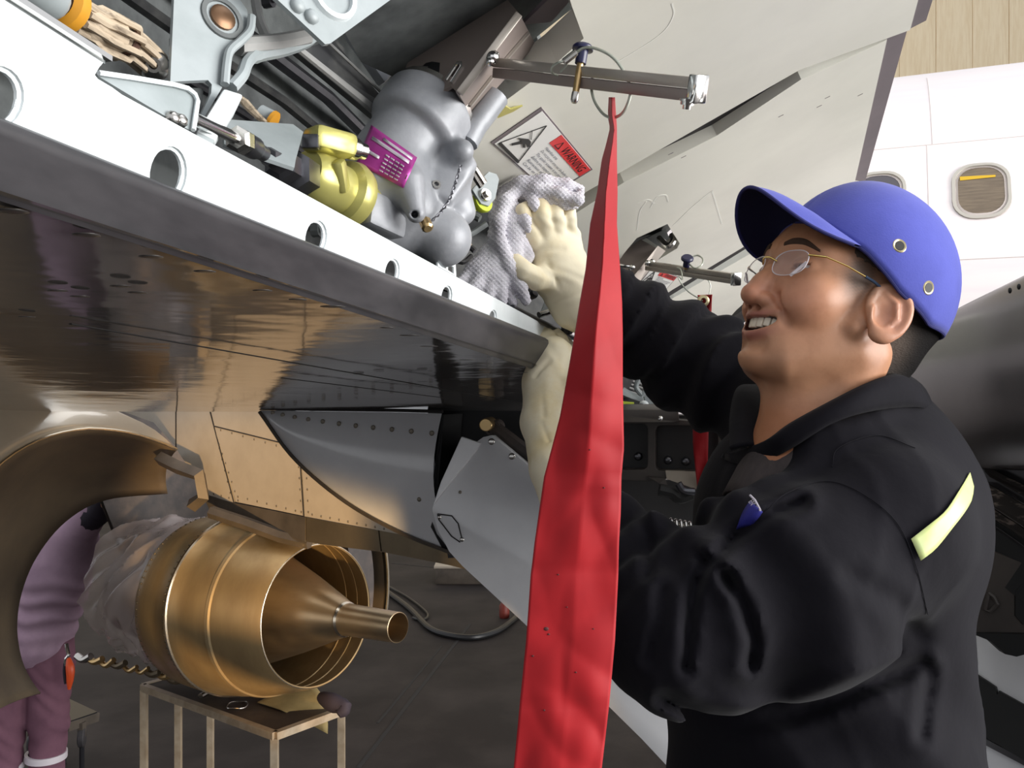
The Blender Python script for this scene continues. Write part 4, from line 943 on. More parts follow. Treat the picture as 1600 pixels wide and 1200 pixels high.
# ------------------------------------------------------------------ pylon
plP = Plane(P(450, 800, 3.72), P(450, 800, 3.72) + Vector((0.80, -0.60, 0)), P(450, 700, 3.72))
pyl = thing('engine_pylon', 'riveted pale engine pylon fairing panels above the exhaust nozzle', 'pylon', P(450, 850, 3.72))
panel('pylon_core', plP, [(276, 560), (276, 702), (300, 742), (318, 776), (480, 815), (640, 845), (800, 900), (800, 560)], 'pylon_dark', pyl, 0.20, off=-0.006)
PN = [[(170, 560), (274, 560), (274, 698), (240, 660), (150, 628)], [(276, 560), (318, 560), (326, 634), (366, 786), (320, 772), (302, 742), (276, 702)], [(320, 560), (800, 560), (800, 740), (436, 690), (334, 665), (327, 634)],
      [(335, 667), (436, 692), (468, 700), (474, 806), (368, 784)], [(470, 700), (800, 742), (800, 858), (620, 834), (476, 807)]]
for q in PN: panel('fairing_panel', plP, q, 'pylon_paint', pyl, 0.006)
for q in ([(275, 640), (275, 700)], [(318, 600), (326, 634), (366, 786)], [(327, 634), (335, 666), (436, 691), (500, 704)], [(468, 700), (475, 807)]):
    b = MB(); b.tube([plP.at(*p, 0.0005) for p in q], 0.003, 5); b.build('panel_seam', 'joint', pyl)
def rivet_row(a, c, n, pl, par, m='rivet_dark', r=0.005):
    for i in range(n):
        w = i / (n - 1.0); rivet('rivet', pl.at(a[0] + (c[0] - a[0]) * w, a[1] + (c[1] - a[1]) * w), pl.n, r, 0.0015, m, par)
for a, c, n in (((345, 672), (432, 696), 6), ((338, 680), (372, 782), 8), ((330, 648), (360, 770), 8), ((466, 712), (471, 800), 6), ((478, 712), (482, 800), 6), ((372, 776), (462, 798), 7), ((488, 804), (600, 826), 9), ((470, 705), (560, 722), 5), ((322, 768), (358, 778), 4),
                ((252, 637), (270, 640), 3), ((282, 640), (318, 636), 4)):
    rivet_row(a, c, n, plP, pyl)
panel('heat_shield', plP, [(318, 773), (368, 786), (478, 808), (478, 846), (440, 834), (365, 812), (330, 800)], 'pylon_dark', pyl, 0.05, off=0.004)
panel('heat_shield', plP, [(480, 808), (592, 829), (596, 862), (500, 850), (480, 846)], 'bronze', pyl, 0.05, off=0.004)
panel('heat_shield', plP, [(594, 829), (640, 838), (820, 905), (790, 905), (700, 882), (598, 862)], 'bronze', pyl, 0.05, off=0.004)
b = MB(); pts = [P(250, 716, 4.05), P(278, 730, 3.98), P(312, 742, 3.92), P(318, 776, 3.92), P(300, 790, 3.95)]
b.tube(pts, 0.032, 4, caps=True); b.build('hinge_beam', 'pylon_dark', pyl, smooth=False)
b = MB(); b.tube(PP([(330, 800, 3.86), (385, 818, 3.80), (440, 838, 3.74), (484, 848, 3.70)]), 0.028, 6); b.build('lower_seal', 'pylon_dark', pyl)

# ------------------------------------------------------------------ flap track fairing
fa = thing('flap_track_fairing', 'glossy grey fixed flap track fairing hanging under the wing skin', 'fairing', P(600, 850, 2.8))
tl = [(408, 641, 3.02), (470, 642, 2.95), (540, 643, 2.87), (620, 644, 2.78), (692, 646, 2.70)]
bl = [(408, 643, 3.02), (462, 716, 2.97), (540, 782, 2.89), (625, 830, 2.80), (706, 862, 2.72)]
tl = resample(crv(tl, 6), 24); bl = resample(crv(bl, 6), 24)
rows = []
for k in range(15):
    w = k / 14.0
    row = []
    for i, (t_, b_) in enumerate(zip(tl, bl)):
        q = P(*t_).lerp(P(*b_), w); bul = math.sin(math.pi * min(1, w * 0.9 + 0.05)) * 0.05 * math.sin(math.pi * 0.5 * min(1, i / 8.0 + .05))
        # concave aft edge
        sh = -math.sin(math.pi * w) * 0.02 * (i / 23.0) ** 3
        row.append(q + Vector((-0.35, -0.9, 0)) * bul + Vector((1, 0, 0)) * sh)
    rows.append(row)
back = [[p + Vector((0.10, 0.26, 0.0)) for p in r] for r in rows[::-1]]
b = MB(); b.grid(rows + [r for r in back]); fx = b.build('fairing_shell', 'grey_paint', fa, auto=50)
b = MB(); b.tube([P(*q) + Vector((0, -0.02, 0)) for q in bl], 0.006, 6); b.build('edge_seam', 'pylon_dark', fa)
b = MB(); b.tube([P(*q) + Vector((0, -0.012, 0.006)) for q in tl], 0.006, 6); b.build('root_seal', 'joint', fa)
for i, x in enumerate((430, 448, 469, 491, 514, 539, 565, 592, 621, 651, 683)):
    j = np.interp(x, [q[0] for q in tl], range(24)); r0 = rows[1][int(j)].lerp(rows[1][min(23, int(j) + 1)], j - int(j)); r1 = rows[2][int(j)]
    rivet('screw', rows[2][int(j)].lerp(rows[2][min(23, int(j) + 1)], j - int(j)) + Vector((-0.0, -0.002, 0)), (-0.35, -0.93, 0), 0.008, 0.0015, 'rivet_dark', fx)
rivet('screw', rows[9][21] + Vector((0, -0.001, 0)), (-0.35, -0.93, 0), 0.007, 0.002, 'rivet_dark', fx)

mf = thing('flap_fairing_aft', 'pale grey hinged aft fairing drooping behind the red streamer', 'fairing', P(900, 1150, 2.3))
pf = Plane(P(760, 690, 2.58), P(860, 800, 2.52), P(700, 830, 2.60))
b = MB(); o1 = [(768, 680), (852, 748), (1010, 905), (1250, 1100), (1250, 1330), (1160, 1330), (1045, 1200), (1003, 1155), (820, 975), (722, 884), (702, 862), (684, 828), (675, 795), (682, 778), (745, 690), (755, 683)]
b.prism([pf.at(*p) for p in o1], pf.n * -0.22); aft = b.build('aft_shell', 'grey_paint', mf, smooth=True, auto=30, bevel=0.010)
panel('leading_flange', pf, [(722, 682), (752, 692), (744, 706), (690, 772), (678, 788), (690, 752)], 'grey_paint', mf, 0.01, off=0.006, bevel=0.002)
for (x, y) in ((768, 690), (800, 713), (833, 735), (722, 843)): rivet('screw', pf.at(x, y), pf.n, 0.010 if y < 800 else 0.007, 0.003, 'steel', aft)
rivet('screw', pf.at(719, 769), pf.n, 0.005, 0.002, 'rivet_dark', aft)
b = MB(); ap = [(684, 803), (706, 806), (716, 818), (722, 842), (719, 847), (706, 838), (686, 812)]; q = [pf.at(*p, 0.001) for p in ap]; b.tube(q + [q[0]], 0.002, 5); b.build('access_door', 'joint', aft)
rivet('screw', pf.at(687, 808, .001), pf.n, 0.006, 0.003, 'steel', aft)
# dark flap track in the gap and its pivot
tk = thing('flap_track', 'black flap track in the gap between the two fairing halves with round brass plug', 'flap track', P(720, 840, 2.85))
b = MB(); b.prism(PP([(668, 640, 2.86), (870, 640, 2.80), (880, 780, 2.75), (760, 870, 2.80), (700, 872, 2.83)]), (0.08, 0.2, 0)); b.build('track_web', 'black', tk, smooth=False)
b = MB(); b.prism(PP([(676, 760, 2.72), (690, 648, 2.71), (694, 648, 2.71), (684, 765, 2.70), (672, 800, 2.70), (680, 835, 2.70), (705, 862, 2.71), (690, 855, 2.72), (668, 815, 2.72)]), (0.05, 0.12, 0)); b.build('gap_edge', 'black', tk, smooth=False)
b = MB(); b.lathe(P(759, 664, 2.60), (-0.25, -0.95, -0.05), [(-0.05, 0.0001), (-0.05, 0.020), (0.0, 0.0195), (0.002, 0.017), (0.002, 0.0001)], 22); b.build('pivot_plug', 'brass', tk)
b = MB(); b.lathe(P(770, 669, 2.63), (-0.25, -0.95, -0.05), [(-0.05, 0.024), (0.005, 0.024), (0.005, 0.017), (-0.05, 0.017)], 22); b.build('pivot_housing', 'core_dark', tk)
b = MB(); b.tube(PP([(772, 668, 2.64), (840, 720, 2.58), (870, 745, 2.55)]), 0.022, 8); b.build('drive_arm', 'core_dark', tk)
# bright inboard flap fragment and bits beyond
# ------------------------------------------------------------------ fuselage
mat('cabin_shade', rgb(120, 104, 84), 0.4, var=rgb(96, 82, 66), vscale=9, stretch=(1, 1, 14), vfac=(0.35, 0.65))
mat('window_glass', (0.05, 0.04, 0.05), 0.08, spec=0.6)
mat('cabin_glow', rgb(196, 158, 20), 0.5, emit=rgb(196, 150, 20), estr=0.25)
fd = Vector((0.925, -0.38, 0)).normalized(); fn = Vector((-0.38, -0.925, 0)).normalized()     # aft direction, outboard normal
fus = thing('fuselage', 'white airliner fuselage with rounded cabin windows behind the cap', 'airplane fuselage', (4.0, 6.2, 0.9))
FR = 1.88; wz = CAMZ + (600 - 297) / FPX * 5.05; fcz = 2.86
ang_w = math.asin((wz - fcz) / FR)
wc = P(1533, 297, 5.05); fo = wc - fn * (FR * math.cos(ang_w)); fo.z = fcz
def FS(s, ang, r=FR): return fo + fd * s + fn * (r * math.cos(ang)) + Vector((0, 0, r * math.sin(ang)))
rows = [[FS(s, a) for a in np.linspace(math.radians(-75), math.radians(135), 80)] for s in np.linspace(-7, 5, 30)]
b = MB(); b.grid(rows); fsk = b.build('fuselage_skin', 'fuse_white', fus, auto=180)
def rrect(w, h, r, n=6):
    o = []
    for (cx, cy, a0) in ((w - r, h - r, 0), (-w + r, h - r, 90), (-w + r, -h + r, 180), (w - r, -h + r, 270)):
        for k in range(n + 1):
            a = math.radians(a0 + 90 * k / n); o.append((cx + r * math.cos(a), cy + r * math.sin(a)))
    return o
def fwin(s, i):
    def ring(w, h, r, off): return [FS(s + x, ang_w + y / FR, FR + off) for x, y in rrect(w, h, r)]
    R0, R1, R2, R3 = ring(.150, .185, .12, 0.001), ring(.148, .183, .118, 0.010), ring(.132, .166, .105, 0.010), ring(.126, .160, .10, -0.004)
    b = MB(); b.grid([R0, R1, R2, R3], closed=True); fr = b.build('window_frame', 'frame_grey', fus, auto=40)
    b = MB(); R4 = ring(.117, .151, .095, 0.006); b.grid([R3, [p + fn * 0.006 for p in R3], R4, [p - fn * 0.003 for p in R4]], closed=True); b.build('window_seal', 'fuse_seam', fr)
    q = ring(.122, .156, .098, 0.004); n = len(q); c = FS(s, ang_w, FR + 0.006)
    b = MB(); b.add(q + [c], [(k, (k + 1) % n, n) for k in range(n)]); b.build('window_pane', 'cabin_shade' if i == 0 else 'window_glass', fr)
    b = MB(); w0 = -0.105 if i == 0 else 0.03; h0 = 0.085 if i == 0 else -0.03
    b.grid([[FS(s + w0 + 0.09 * k / 4 * (2 if i == 0 else 1), ang_w + (h0 + dy * (1 - 0.12 * k)) / FR, FR + 0.0065) for k in range(5)] for dy in (-0.014, 0.014)]); b.build('cabin_light', 'cabin_glow', fr)
for i, s in enumerate((0.0, -0.535, 0.535, -1.07, 1.07, -1.605)): fwin(s, 0 if i != 1 else 1)
def seam(pts, m='fuse_seam', w=0.004):
    b = MB(); b.tube([FS(s, a, FR + 0.0005) for s, a in pts], w * 0.5, 5); b.build('skin_seam', m, fus)
aw = lambda y: ang_w + y / FR
seam([(s, aw(0.37)) for s in np.linspace(-3, 3, 20)]); seam([(s, aw(-0.42)) for s in np.linspace(-3, 3, 20)])
seam([(-0.27, aw(y)) for y in np.linspace(-0.7, 0.37, 12)]); seam([(-0.24, aw(y)) for y in np.linspace(0.37, 1.3, 12)])
# wing root fairing, grey dome
b = MB(); b.sphere(P(1680, 560, 3.2), (0.42, 0.5, 0.27), 40, 24); b.build('wing_root_fairing', 'grey_paint_dull', fus)
# ------------------------------------------------------------------ mechanic in the foreground
mat('skin', (0.42, 0.22, 0.13), 0.42, spec=0.45, attr='tint', var=(0.80, 0.76, 0.74), vscale=45, vfac=(0.45, 0.8), sss=0.06, bump=0.10, bscale=300, bdist=0.0008)
mat('hair', (0.012, 0.010, 0.010), 0.8, attr='tint', bump=0.6, bscale=260, stretch=(1, 1, 3), bdist=0.003, spec=0.08)
mat('brow', (0.07, 0.045, 0.034), 0.85, bump=0.6, bscale=500, spec=0.05)
mat('teeth', (0.72, 0.64, 0.52), 0.25, spec=0.6)
mat('mouth_dark', (0.05, 0.012, 0.010), 0.5)
mat('eye_white', (0.65, 0.60, 0.58), 0.2); mat('iris', (0.012, 0.008, 0.006), 0.1)
mat('cap_blue', rgb(80, 86, 172), 0.8, var=rgb(72, 78, 160), vscale=18, bump=0.25, bscale=500, bdist=0.0008, sheen=0.15, spec=0.2)
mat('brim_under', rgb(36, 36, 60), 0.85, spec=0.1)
mat('seam_dark', rgb(40, 42, 100), 0.8)
mat('embroidery', rgb(222, 222, 240), 0.7)
mat('lens', (0.9, 0.9, 0.95), 0.02, trans=0.0, spec=0.5)
ml = MATS['lens']; nt = ml.node_tree; pb = nt.nodes['Principled BSDF']; pb.inputs['Base Color'].default_value = (.7, .68, .75, 1)
tr_ = nt.nodes.new('ShaderNodeBsdfTransparent'); mx_ = nt.nodes.new('ShaderNodeMixShader'); mx_.inputs[0].default_value = 0.16
nt.links.new(tr_.outputs[0], mx_.inputs[1]); nt.links.new(pb.outputs[0], mx_.inputs[2]); nt.links.new(mx_.outputs[0], nt.nodes['Material Output'].inputs[0])
mat('lens_edge', rgb(214, 208, 214), 0.15, spec=0.7)
mat('gold_wire', (0.75, 0.55, 0.20), 0.22, metal=1.0)
mat('blue_tip', (0.03, 0.05, 0.09), 0.25, spec=0.7)
mat('coverall', (0.0060, 0.0054, 0.0080), 0.85, var=(0.0080, 0.0072, 0.0104), vscale=9, bump=0.2, bscale=90, bdist=0.002, sheen=0.04, spec=0.12)
mat('undershirt', rgb(66, 59, 59), 0.9, var=rgb(54, 49, 50), vscale=100, stretch=(1, 1, .2), bump=0.3, bscale=300)
mat('reflective', rgb(214, 224, 140), 0.45, var=rgb(200, 214, 150), vscale=20, spec=0.6)
mat('patch_blue', rgb(34, 34, 118), 0.7)
mat('patch_text', rgb(190, 184, 196), 0.7)
mat('glove', rgb(242, 232, 204), 0.62, var=rgb(228, 210, 164), vscale=14, vfac=(0.5, 0.75), bump=0.25, bscale=70, bdist=0.002, spec=0.3)
mat('glove_seam', rgb(200, 176, 124), 0.7)
mat('boot', (0.02, 0.018, 0.016), 0.5)

HO = np.array([0.377, 1.05, 2.581]); HS = 1.03
_ph, _ps, _ro = 0.3366, 0.3374, -0.0105
_f = np.array([-math.cos(_ph) * math.cos(_ps), -math.cos(_ph) * math.sin(_ps), math.sin(_ph)]); _l = np.array([math.sin(_ps), -math.cos(_ps), 0.0]); _u = np.cross(_f, _l)
HF, HL, HU = _f, _l * math.cos(_ro) + _u * math.sin(_ro), _u * math.cos(_ro) - _l * math.sin(_ro)
HM = np.stack([HF, HL, HU])
def HW(f, l, u): return Vector(HO + HS * (np.array([f, l, u]) @ HM))
def hx(V): return HO + HS * (np.asarray(V) @ HM)
HFv, HLv, HUv = Vector(HF), Vector(HL), Vector(HU)

EARC = (0.012, 0.0765, -0.004)
def f_head(p):
    q = p.copy(); q[:, 1] = np.abs(q[:, 1])            # symmetric
    d = s_ell(q, (-0.028, 0, 0.052), (0.112, 0.076, 0.090))
    d = smin(d, s_ell(q, (0.030, 0, 0.000), (0.066, 0.060, 0.085)), 0.03)
    d = smin(d, s_ell(q, (0.041, 0, 0.045), (0.045, 0.056, 0.038)), 0.02)
    d = smin(d, s_cone(q, (0.000, 0.049, -0.045), (0.060, 0.024, -0.078), 0.020, 0.020), 0.03)
    d = smin(d, s_sph(q, (0.082, 0.0, -0.080), 0.0185), 0.022)
    d = smin(d, s_ell(q, (0.066, 0, -0.044), (0.036, 0.035, 0.032)), 0.016)
    d = smin(d, s_sph(q, (0.060, 0.040, -0.008), 0.024), 0.022)
    d = smin(d, s_ell(q, (0.070, 0.034, -0.020), (0.020, 0.019, 0.015)), 0.014)
    d = smin(d, s_cone(q, (0.081, 0.010, 0.045), (0.066, 0.042, 0.045), 0.0105, 0.010), 0.014)
    # eye sockets and lids
    d = smax(d, -s_ell(q, (0.096, 0.031, 0.024), (0.016, 0.018, 0.012)), 0.012)
    lid = s_ell(q, (0.072, 0.032, 0.023), (0.0155, 0.017, 0.013)); d = smin(d, lid, 0.004)
    yy = q[:, 2] - 0.0215 - 6.0 * (q[:, 1] - 0.032) ** 2
    slit = np.maximum(np.maximum(np.abs(yy) - 0.0024, np.abs(q[:, 1] - 0.033) - 0.013), 0.076 - q[:, 0]); d = smax(d, -slit, 0.0012)
    # crow's feet and smile line
    # nose
    d = smin(d, s_cone(q, (0.084, 0, 0.034), (0.102, 0, 0.000), 0.0075, 0.0095), 0.010)
    d = smin(d, s_cone(q, (0.100, 0, 0.000), (0.1095, 0, -0.017), 0.0095, 0.0120), 0.008)
    d = smin(d, s_ell(q, (0.096, 0.0125, -0.0215), (0.0115, 0.0075, 0.0085)), 0.006)
    d = smax(d, -s_cone(q, (0.099, 0.0068, -0.034), (0.099, 0.0075, -0.022), 0.0036, 0.0030), 0.003)
    # nasolabial fold
    d = smax(d, -s_cone(q, (0.092, 0.021, -0.014), (0.084, 0.039, -0.042), 0.0030, 0.0030), 0.007)
    # lips, open smile
    sm = q.copy(); sm[:, 2] = q[:, 2] - 9.0 * q[:, 1] ** 2
    d = smin(d, s_cone(sm, (0.0995, 0, -0.0370), (0.0865, 0.028, -0.0400), 0.0050, 0.0026), 0.006)
    d = smin(d, s_cone(sm, (0.0970, 0, -0.0615), (0.0855, 0.026, -0.0490), 0.0058, 0.0028), 0.006)
    mouth = s_ell(sm, (0.092, 0, -0.0480), (0.026, 0.0285, 0.0082)); d = smax(d, -mouth, 0.003)
    d = smax(d, -s_cone(q, (0.101, 0.0, -0.0715), (0.095, 0.018, -0.070), 0.004, 0.003), 0.012)
    # neck
    d = smin(d, s_cone(q, (-0.035, 0, -0.035), (-0.022, 0, -0.21), 0.057, 0.064), 0.03)
    d = smin(d, s_cone(q, (0.034, 0, -0.078), (0.000, 0, -0.19), 0.023, 0.036), 0.03)
    d = smin(d, s_cone(q, (-0.025, 0.050, -0.040), (0.020, 0.020, -0.19), 0.012, 0.012), 0.02)
    for (a, c, r) in (((0.052, 0.0, -0.128), (0.0, 0.060, -0.118), 0.0012), ((0.050, 0.0, -0.142), (0.0, 0.062, -0.132), 0.0010)):
        pass
    # ears
    ew = np.array([-0.90, 0.36, 0.10]); ew /= np.linalg.norm(ew); ev = np.array([-0.42, 0.05, 1.0]); ev -= ew * (ev @ ew); ev /= np.linalg.norm(ev); en = np.cross(ew, ev); 
    if en[1] < 0: en = -en
    c = np.array(EARC) + ew * 0.016
    e = np.stack([(q - c) @ ew, (q - c) @ ev, (q - c) @ en], 1).astype(np.float32)
    # ear outline: wider at the top
    wid = 0.0240 + 0.12 * np.clip(e[:, 1], -0.03, 0.03)
    rad = np.sqrt((e[:, 0] / wid) ** 2 + (e[:, 1] / 0.0300) ** 2); rr_ = (rad - 1) * np.minimum(wid, 0.0300)
    plate = np.maximum(rr_, np.abs(e[:, 2]) - 0.0030)
    helix = np.sqrt(np.maximum(rr_ + 0.0025, -0.02) ** 2 + (e[:, 2] - 0.002) ** 2) - 0.0042
    helix = np.where(e[:, 0] < -0.016, helix + 0.4 * (-0.016 - e[:, 0]), helix)
    anti = s_chain(e, [(-0.001, -0.018, 0.002), (0.0085, -0.006, 0.003), (0.007, 0.010, 0.003), (-0.004, 0.020, 0.001)], [0.003, 0.0036, 0.0036, 0.003])
    lobe = s_ell(e, (-0.005, -0.0255, 0.001), (0.0125, 0.010, 0.0055))
    tragus = s_ell(e, (-0.0165, -0.004, 0.004), (0.004, 0.007, 0.004))
    ear = smin(smin(smin(plate, helix, 0.003), anti, 0.003), lobe, 0.005)
    ear = smin(ear, tragus, 0.004)
    ear = smax(ear, -s_ell(e, (-0.006, -0.004, 0.0068), (0.011, 0.014, 0.0070)), 0.003)
    root = s_cone(q, (0.016, 0.064, -0.026), (0.002, 0.067, 0.018), 0.010, 0.010)
    d = smin(d, root, 0.010)
    d = smin(d, ear, 0.004)
    return d
def head_color(V):
    p = np.asarray(V, np.float32); q = p.copy(); q[:, 1] = np.abs(q[:, 1])
    base = np.array([0.47, 0.232, 0.130]); C = np.tile(base, (len(q), 1))
    def mixc(col, w):
        nonlocal C; C = C * (1 - w[:, None]) + np.array(col) * w[:, None]
    mixc((0.50, 0.215, 0.145), 0.7 * gs(q, (0.075, 0.035, -0.015), (0.03, 0.03, 0.025)))
    mixc((0.48, 0.20, 0.13), 0.8 * gs(q, (0.11, 0, -0.015), (0.02, 0.02, 0.02)))
    mixc((0.52, 0.24, 0.17), 0.8 * gs(q, (-0.02, 0.085, -0.01), (0.03, 0.015, 0.035)))
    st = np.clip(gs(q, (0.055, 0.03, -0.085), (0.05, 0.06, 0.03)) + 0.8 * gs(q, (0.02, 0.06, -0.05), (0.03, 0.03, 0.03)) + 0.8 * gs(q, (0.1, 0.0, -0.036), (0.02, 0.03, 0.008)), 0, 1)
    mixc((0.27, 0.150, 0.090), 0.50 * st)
    sm = q.copy(); sm[:, 2] = q[:, 2] - 9.0 * q[:, 1] ** 2
    lips = np.clip(gs(sm, (0.099, 0.008, -0.0385), (0.016, 0.020, 0.0042)) * 1.3 + gs(sm, (0.094, 0.008, -0.0605), (0.016, 0.020, 0.0055)) * 1.3, 0, 1)
    mixc((0.36, 0.135, 0.105), 0.85 * lips)
    ins = ((s_ell(sm, (0.088, 0, -0.0480), (0.022, 0.028, 0.0085)) < 0.0006) & (q[:, 0] < 0.094)).astype(float); mixc((0.05, 0.012, 0.01), ins)
    mixc((0.36, 0.140, 0.062), 0.8 * np.clip((-0.105 - q[:, 2]) / 0.03, 0, 1))  # neck tinted darker and browner, its shaded side put into the skin colour
    # temple and nape hair roots
    mixc((0.10, 0.072, 0.058), 0.88 * np.clip(1.5 * gs(q, (0.030, 0.070, 0.030), (0.019, 0.035, 0.024)) * (0.88 + 0.12 * np.sin(q[:, 2] * 1500 + q[:, 0] * 900)), 0, 1))
    return C
ME = thing('person', 'smiling mechanic in dark navy coverall, blue cap and rimless glasses, both gloved hands raised', 'person', (0.45, 1.12, 0.95))
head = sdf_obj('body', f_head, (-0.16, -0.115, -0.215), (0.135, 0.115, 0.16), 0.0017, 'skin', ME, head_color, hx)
head['label'] = 'tanned head and neck with smiling face'
# hair: shell over the back and sides of the skull
def f_hair(p):
    q = p.copy(); q[:, 1] = np.abs(q[:, 1])
    d = s_ell(q, (-0.028, 0, 0.052), (0.116, 0.079, 0.093)); d = smin(d, s_cone(q, (-0.045, 0, -0.025), (-0.040, 0, -0.055), 0.064, 0.059), 0.03)
    reg = np.maximum(q[:, 0] + 0.018 - 0.2 * (q[:, 2]), -(q[:, 2] + 0.068 + 0.25 * (q[:, 0] + 0.06)))         # behind the ears, down to the nape
    side = np.maximum(np.maximum(q[:, 0] - 0.040 - 0.35 * (q[:, 2] - 0.02), 0.016 - q[:, 2]), -0.05 - q[:, 0])
    back = smax(d, reg, 0.006)
    tl_ = q[:, 0] - 0.30 * (q[:, 2] - 0.03)
    burn = np.maximum(np.maximum(np.abs(tl_ - 0.031) - 0.014, 0.000 - q[:, 2]), q[:, 2] - 0.075); top_ = np.maximum(np.maximum(np.abs(q[:, 0] - 0.01) - 0.035, 0.036 + 0.25 * np.maximum(q[:, 0], 0) - q[:, 2]), q[:, 2] - 0.075)
    skinw = f_head(p)
    fringe = 0.0012 * np.sin(q[:, 2] * 900 + q[:, 0] * 500)
    return np.minimum(back, smax(skinw - 0.0016, top_ + fringe, 0.003))
def hair_color(V):
    g = np.clip(gs(np.abs(V) * np.array([1, 1, 1]), (0.034, 0.066, 0.026), (0.022, 0.04, 0.03)), 0, 1); return np.array([0.010, 0.009, 0.009]) * (1 - g[:, None]) + np.array([0.105, 0.082, 0.068]) * g[:, None]
sdf_obj('hair', f_hair, (-0.165, -0.10, -0.12), (0.08, 0.10, 0.16), 0.0024, 'hair', ME, hair_color, hx)
for s in (1, -1):
    pts = crv([(0.012 * s, 0.0460), (0.022 * s, 0.0490), (0.036 * s, 0.0480), (0.051 * s, 0.0400)], 6); n_ = len(pts); rows = []
    for i, p_ in enumerate(pts):
        w = 0.0034 * math.sin(math.pi * min(1, (i + 4.0) / (n_ + 4))) + 0.0008; t_ = 0.16
        for _ in range(80):       # drop on to the brow from the front
            v_ = float(f_head(np.array([[t_, p_[0], p_[1]]], np.float32))[0]); t_ -= max(v_, 0.0) * 0.7
            if v_ < 0.0004: break
        rows.append([HW(t_ + 0.0020 * math.cos(a) - 0.0006, p_[0] + 0.001 * s * math.cos(a), p_[1] + w * math.sin(a)) for a in np.linspace(0, 2 * math.pi, 10)[:-1]])
    b = MB(); b.grid(rows, closed=True); b.build('eyebrow', 'brow', ME)
    b = MB(); b.sphere(HW(0.0705, 0.032 * s, 0.0225), 0.0127, 18, 12); ey = b.build('eyeball', 'eye_white', ME)
    b = MB(); b.sphere(HW(0.0778, 0.033 * s, 0.0222), (0.0064, 0.0064, 0.0064), 14, 10); b.build('iris', 'iris', ey)
# teeth
b = MB()
for i in range(-4, 5):
    a = i * 0.30; c = (0.0675 + 0.0262 * math.cos(a), 0.0255 * math.sin(a), -0.0450 + 9 * (0.0255 * math.sin(a)) ** 2)
    X = HFv * -math.sin(a) + HLv * math.cos(a); Y = HFv * math.cos(a) + HLv * math.sin(a); h_ = 0.0058 if abs(i) < 2 else 0.0052
    b.box(HW(*c), X * 0.0037, Y * 0.003, HUv * h_, 0.0013, 2)
b.build('teeth', 'teeth', ME)

# cap
CC = np.array([-0.024, 0, 0.046]); CR = np.array([0.110, 0.093, 0.117])
def rim_u(th):
    x = abs(math.degrees(th)); return float(np.interp(x, [0, 30, 55, 80, 110, 145, 180], [0.078, 0.070, 0.050, 0.020, 0.004, 0.012, 0.018]))
def cap_pt(th, w):
    """w 0 at the rim, 1 at the crown button"""
    p0 = math.asin((rim_u(th) - CC[2]) / CR[2]); ph = p0 + (math.pi / 2 - p0) * w
    sq = 0.93 + 0.07 * math.cos(2 * ph)
    return CC + CR * np.array([math.cos(ph) * math.cos(th), math.cos(ph) * math.sin(th), math.sin(ph) * (0.98 + 0.02 * math.cos(th))])
rows = []
for j in range(25):
    rows.append([HW(*cap_pt(2 * math.pi * k / 96, j / 24.0)) for k in range(96)])
b = MB(); b.grid(rows, closed=True); cap = b.build('cap', 'cap_blue', ME, auto=180, solid=-0.002)
tag(cap, 'royal blue baseball cap with metal eyelets')
b = MB(); b.tube([HW(*(cap_pt(2 * math.pi * k / 96, 0.0))) for k in range(97)], 0.0022, 8, caps=False); b.build('cap_band', 'seam_dark', cap)
for th in (math.radians(58), math.radians(-58), math.radians(125), math.radians(-125)):
    b = MB(); b.tube([HW(*(CC + (cap_pt(th + 0.12 * math.sin(w * 3.1), w) - CC) * 1.006)) for w in np.linspace(0, 1, 24)], 0.0009, 6); b.build('panel_seam', 'seam_dark', cap)
b = MB(); b.sphere(HW(*(CC + (cap_pt(0, 1) - CC) * 1.01)), 0.006, 12, 8); b.build('crown_button', 'cap_blue', cap)
# peak
rows = []; NW = 33
for j in range(11):
    s = j / 10.0; r = []
    for k in range(NW):
        w = -1 + 2.0 * k / (NW - 1); th = w * math.radians(52)
        base = cap_pt(th, 0.02); base = CC + (base - CC) * 1.0
        e = 1 - w * w
        tip = np.array([0.058 + 0.096 * e ** 0.75, 0.078 * w, 0.092 - 0.040 * (1 - e ** 2.0)])
        m = base * (1 - s) + tip * s; m[2] += 0.010 * math.sin(math.pi * s) * e
        r.append(HW(*m))
    rows.append(r)
b = MB(); b.grid(rows); pk = b.build('peak', 'cap_blue', cap, auto=180, solid=0.0)
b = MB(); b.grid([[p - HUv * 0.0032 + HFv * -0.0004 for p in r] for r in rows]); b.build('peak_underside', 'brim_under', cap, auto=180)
b = MB(); b.tube([p - HUv * 0.0016 for p in rows[-1]], 0.0021, 8); b.build('peak_edge', 'seam_dark', cap)
def cap_n(pt):
    n = (pt - CC) / (CR * CR); n /= np.linalg.norm(n); return (HFv * n[0] + HLv * n[1] + HUv * n[2]).normalized()
CAPTAB = []
for th_ in np.linspace(-math.pi, math.pi, 180):
    for w_ in np.linspace(0, 1, 60):
        c_ = cap_pt(th_, w_); v_ = HW(*c_)
        if cap_n(c_).dot(Vector((0, 0, CAMZ)) - v_) > 0: CAPTAB.append((800 + FPX * v_.x / v_.y, 600 - FPX * (v_.z - CAMZ) / v_.y, *c_))
CAPTAB = np.array(CAPTAB)
def cap_from(px, py):      # nearest point of the crown seen at a pixel
    e = (CAPTAB[:, 0] - px) ** 2 + (CAPTAB[:, 1] - py) ** 2
    return CAPTAB[int(np.argmin(e)), 2:5]
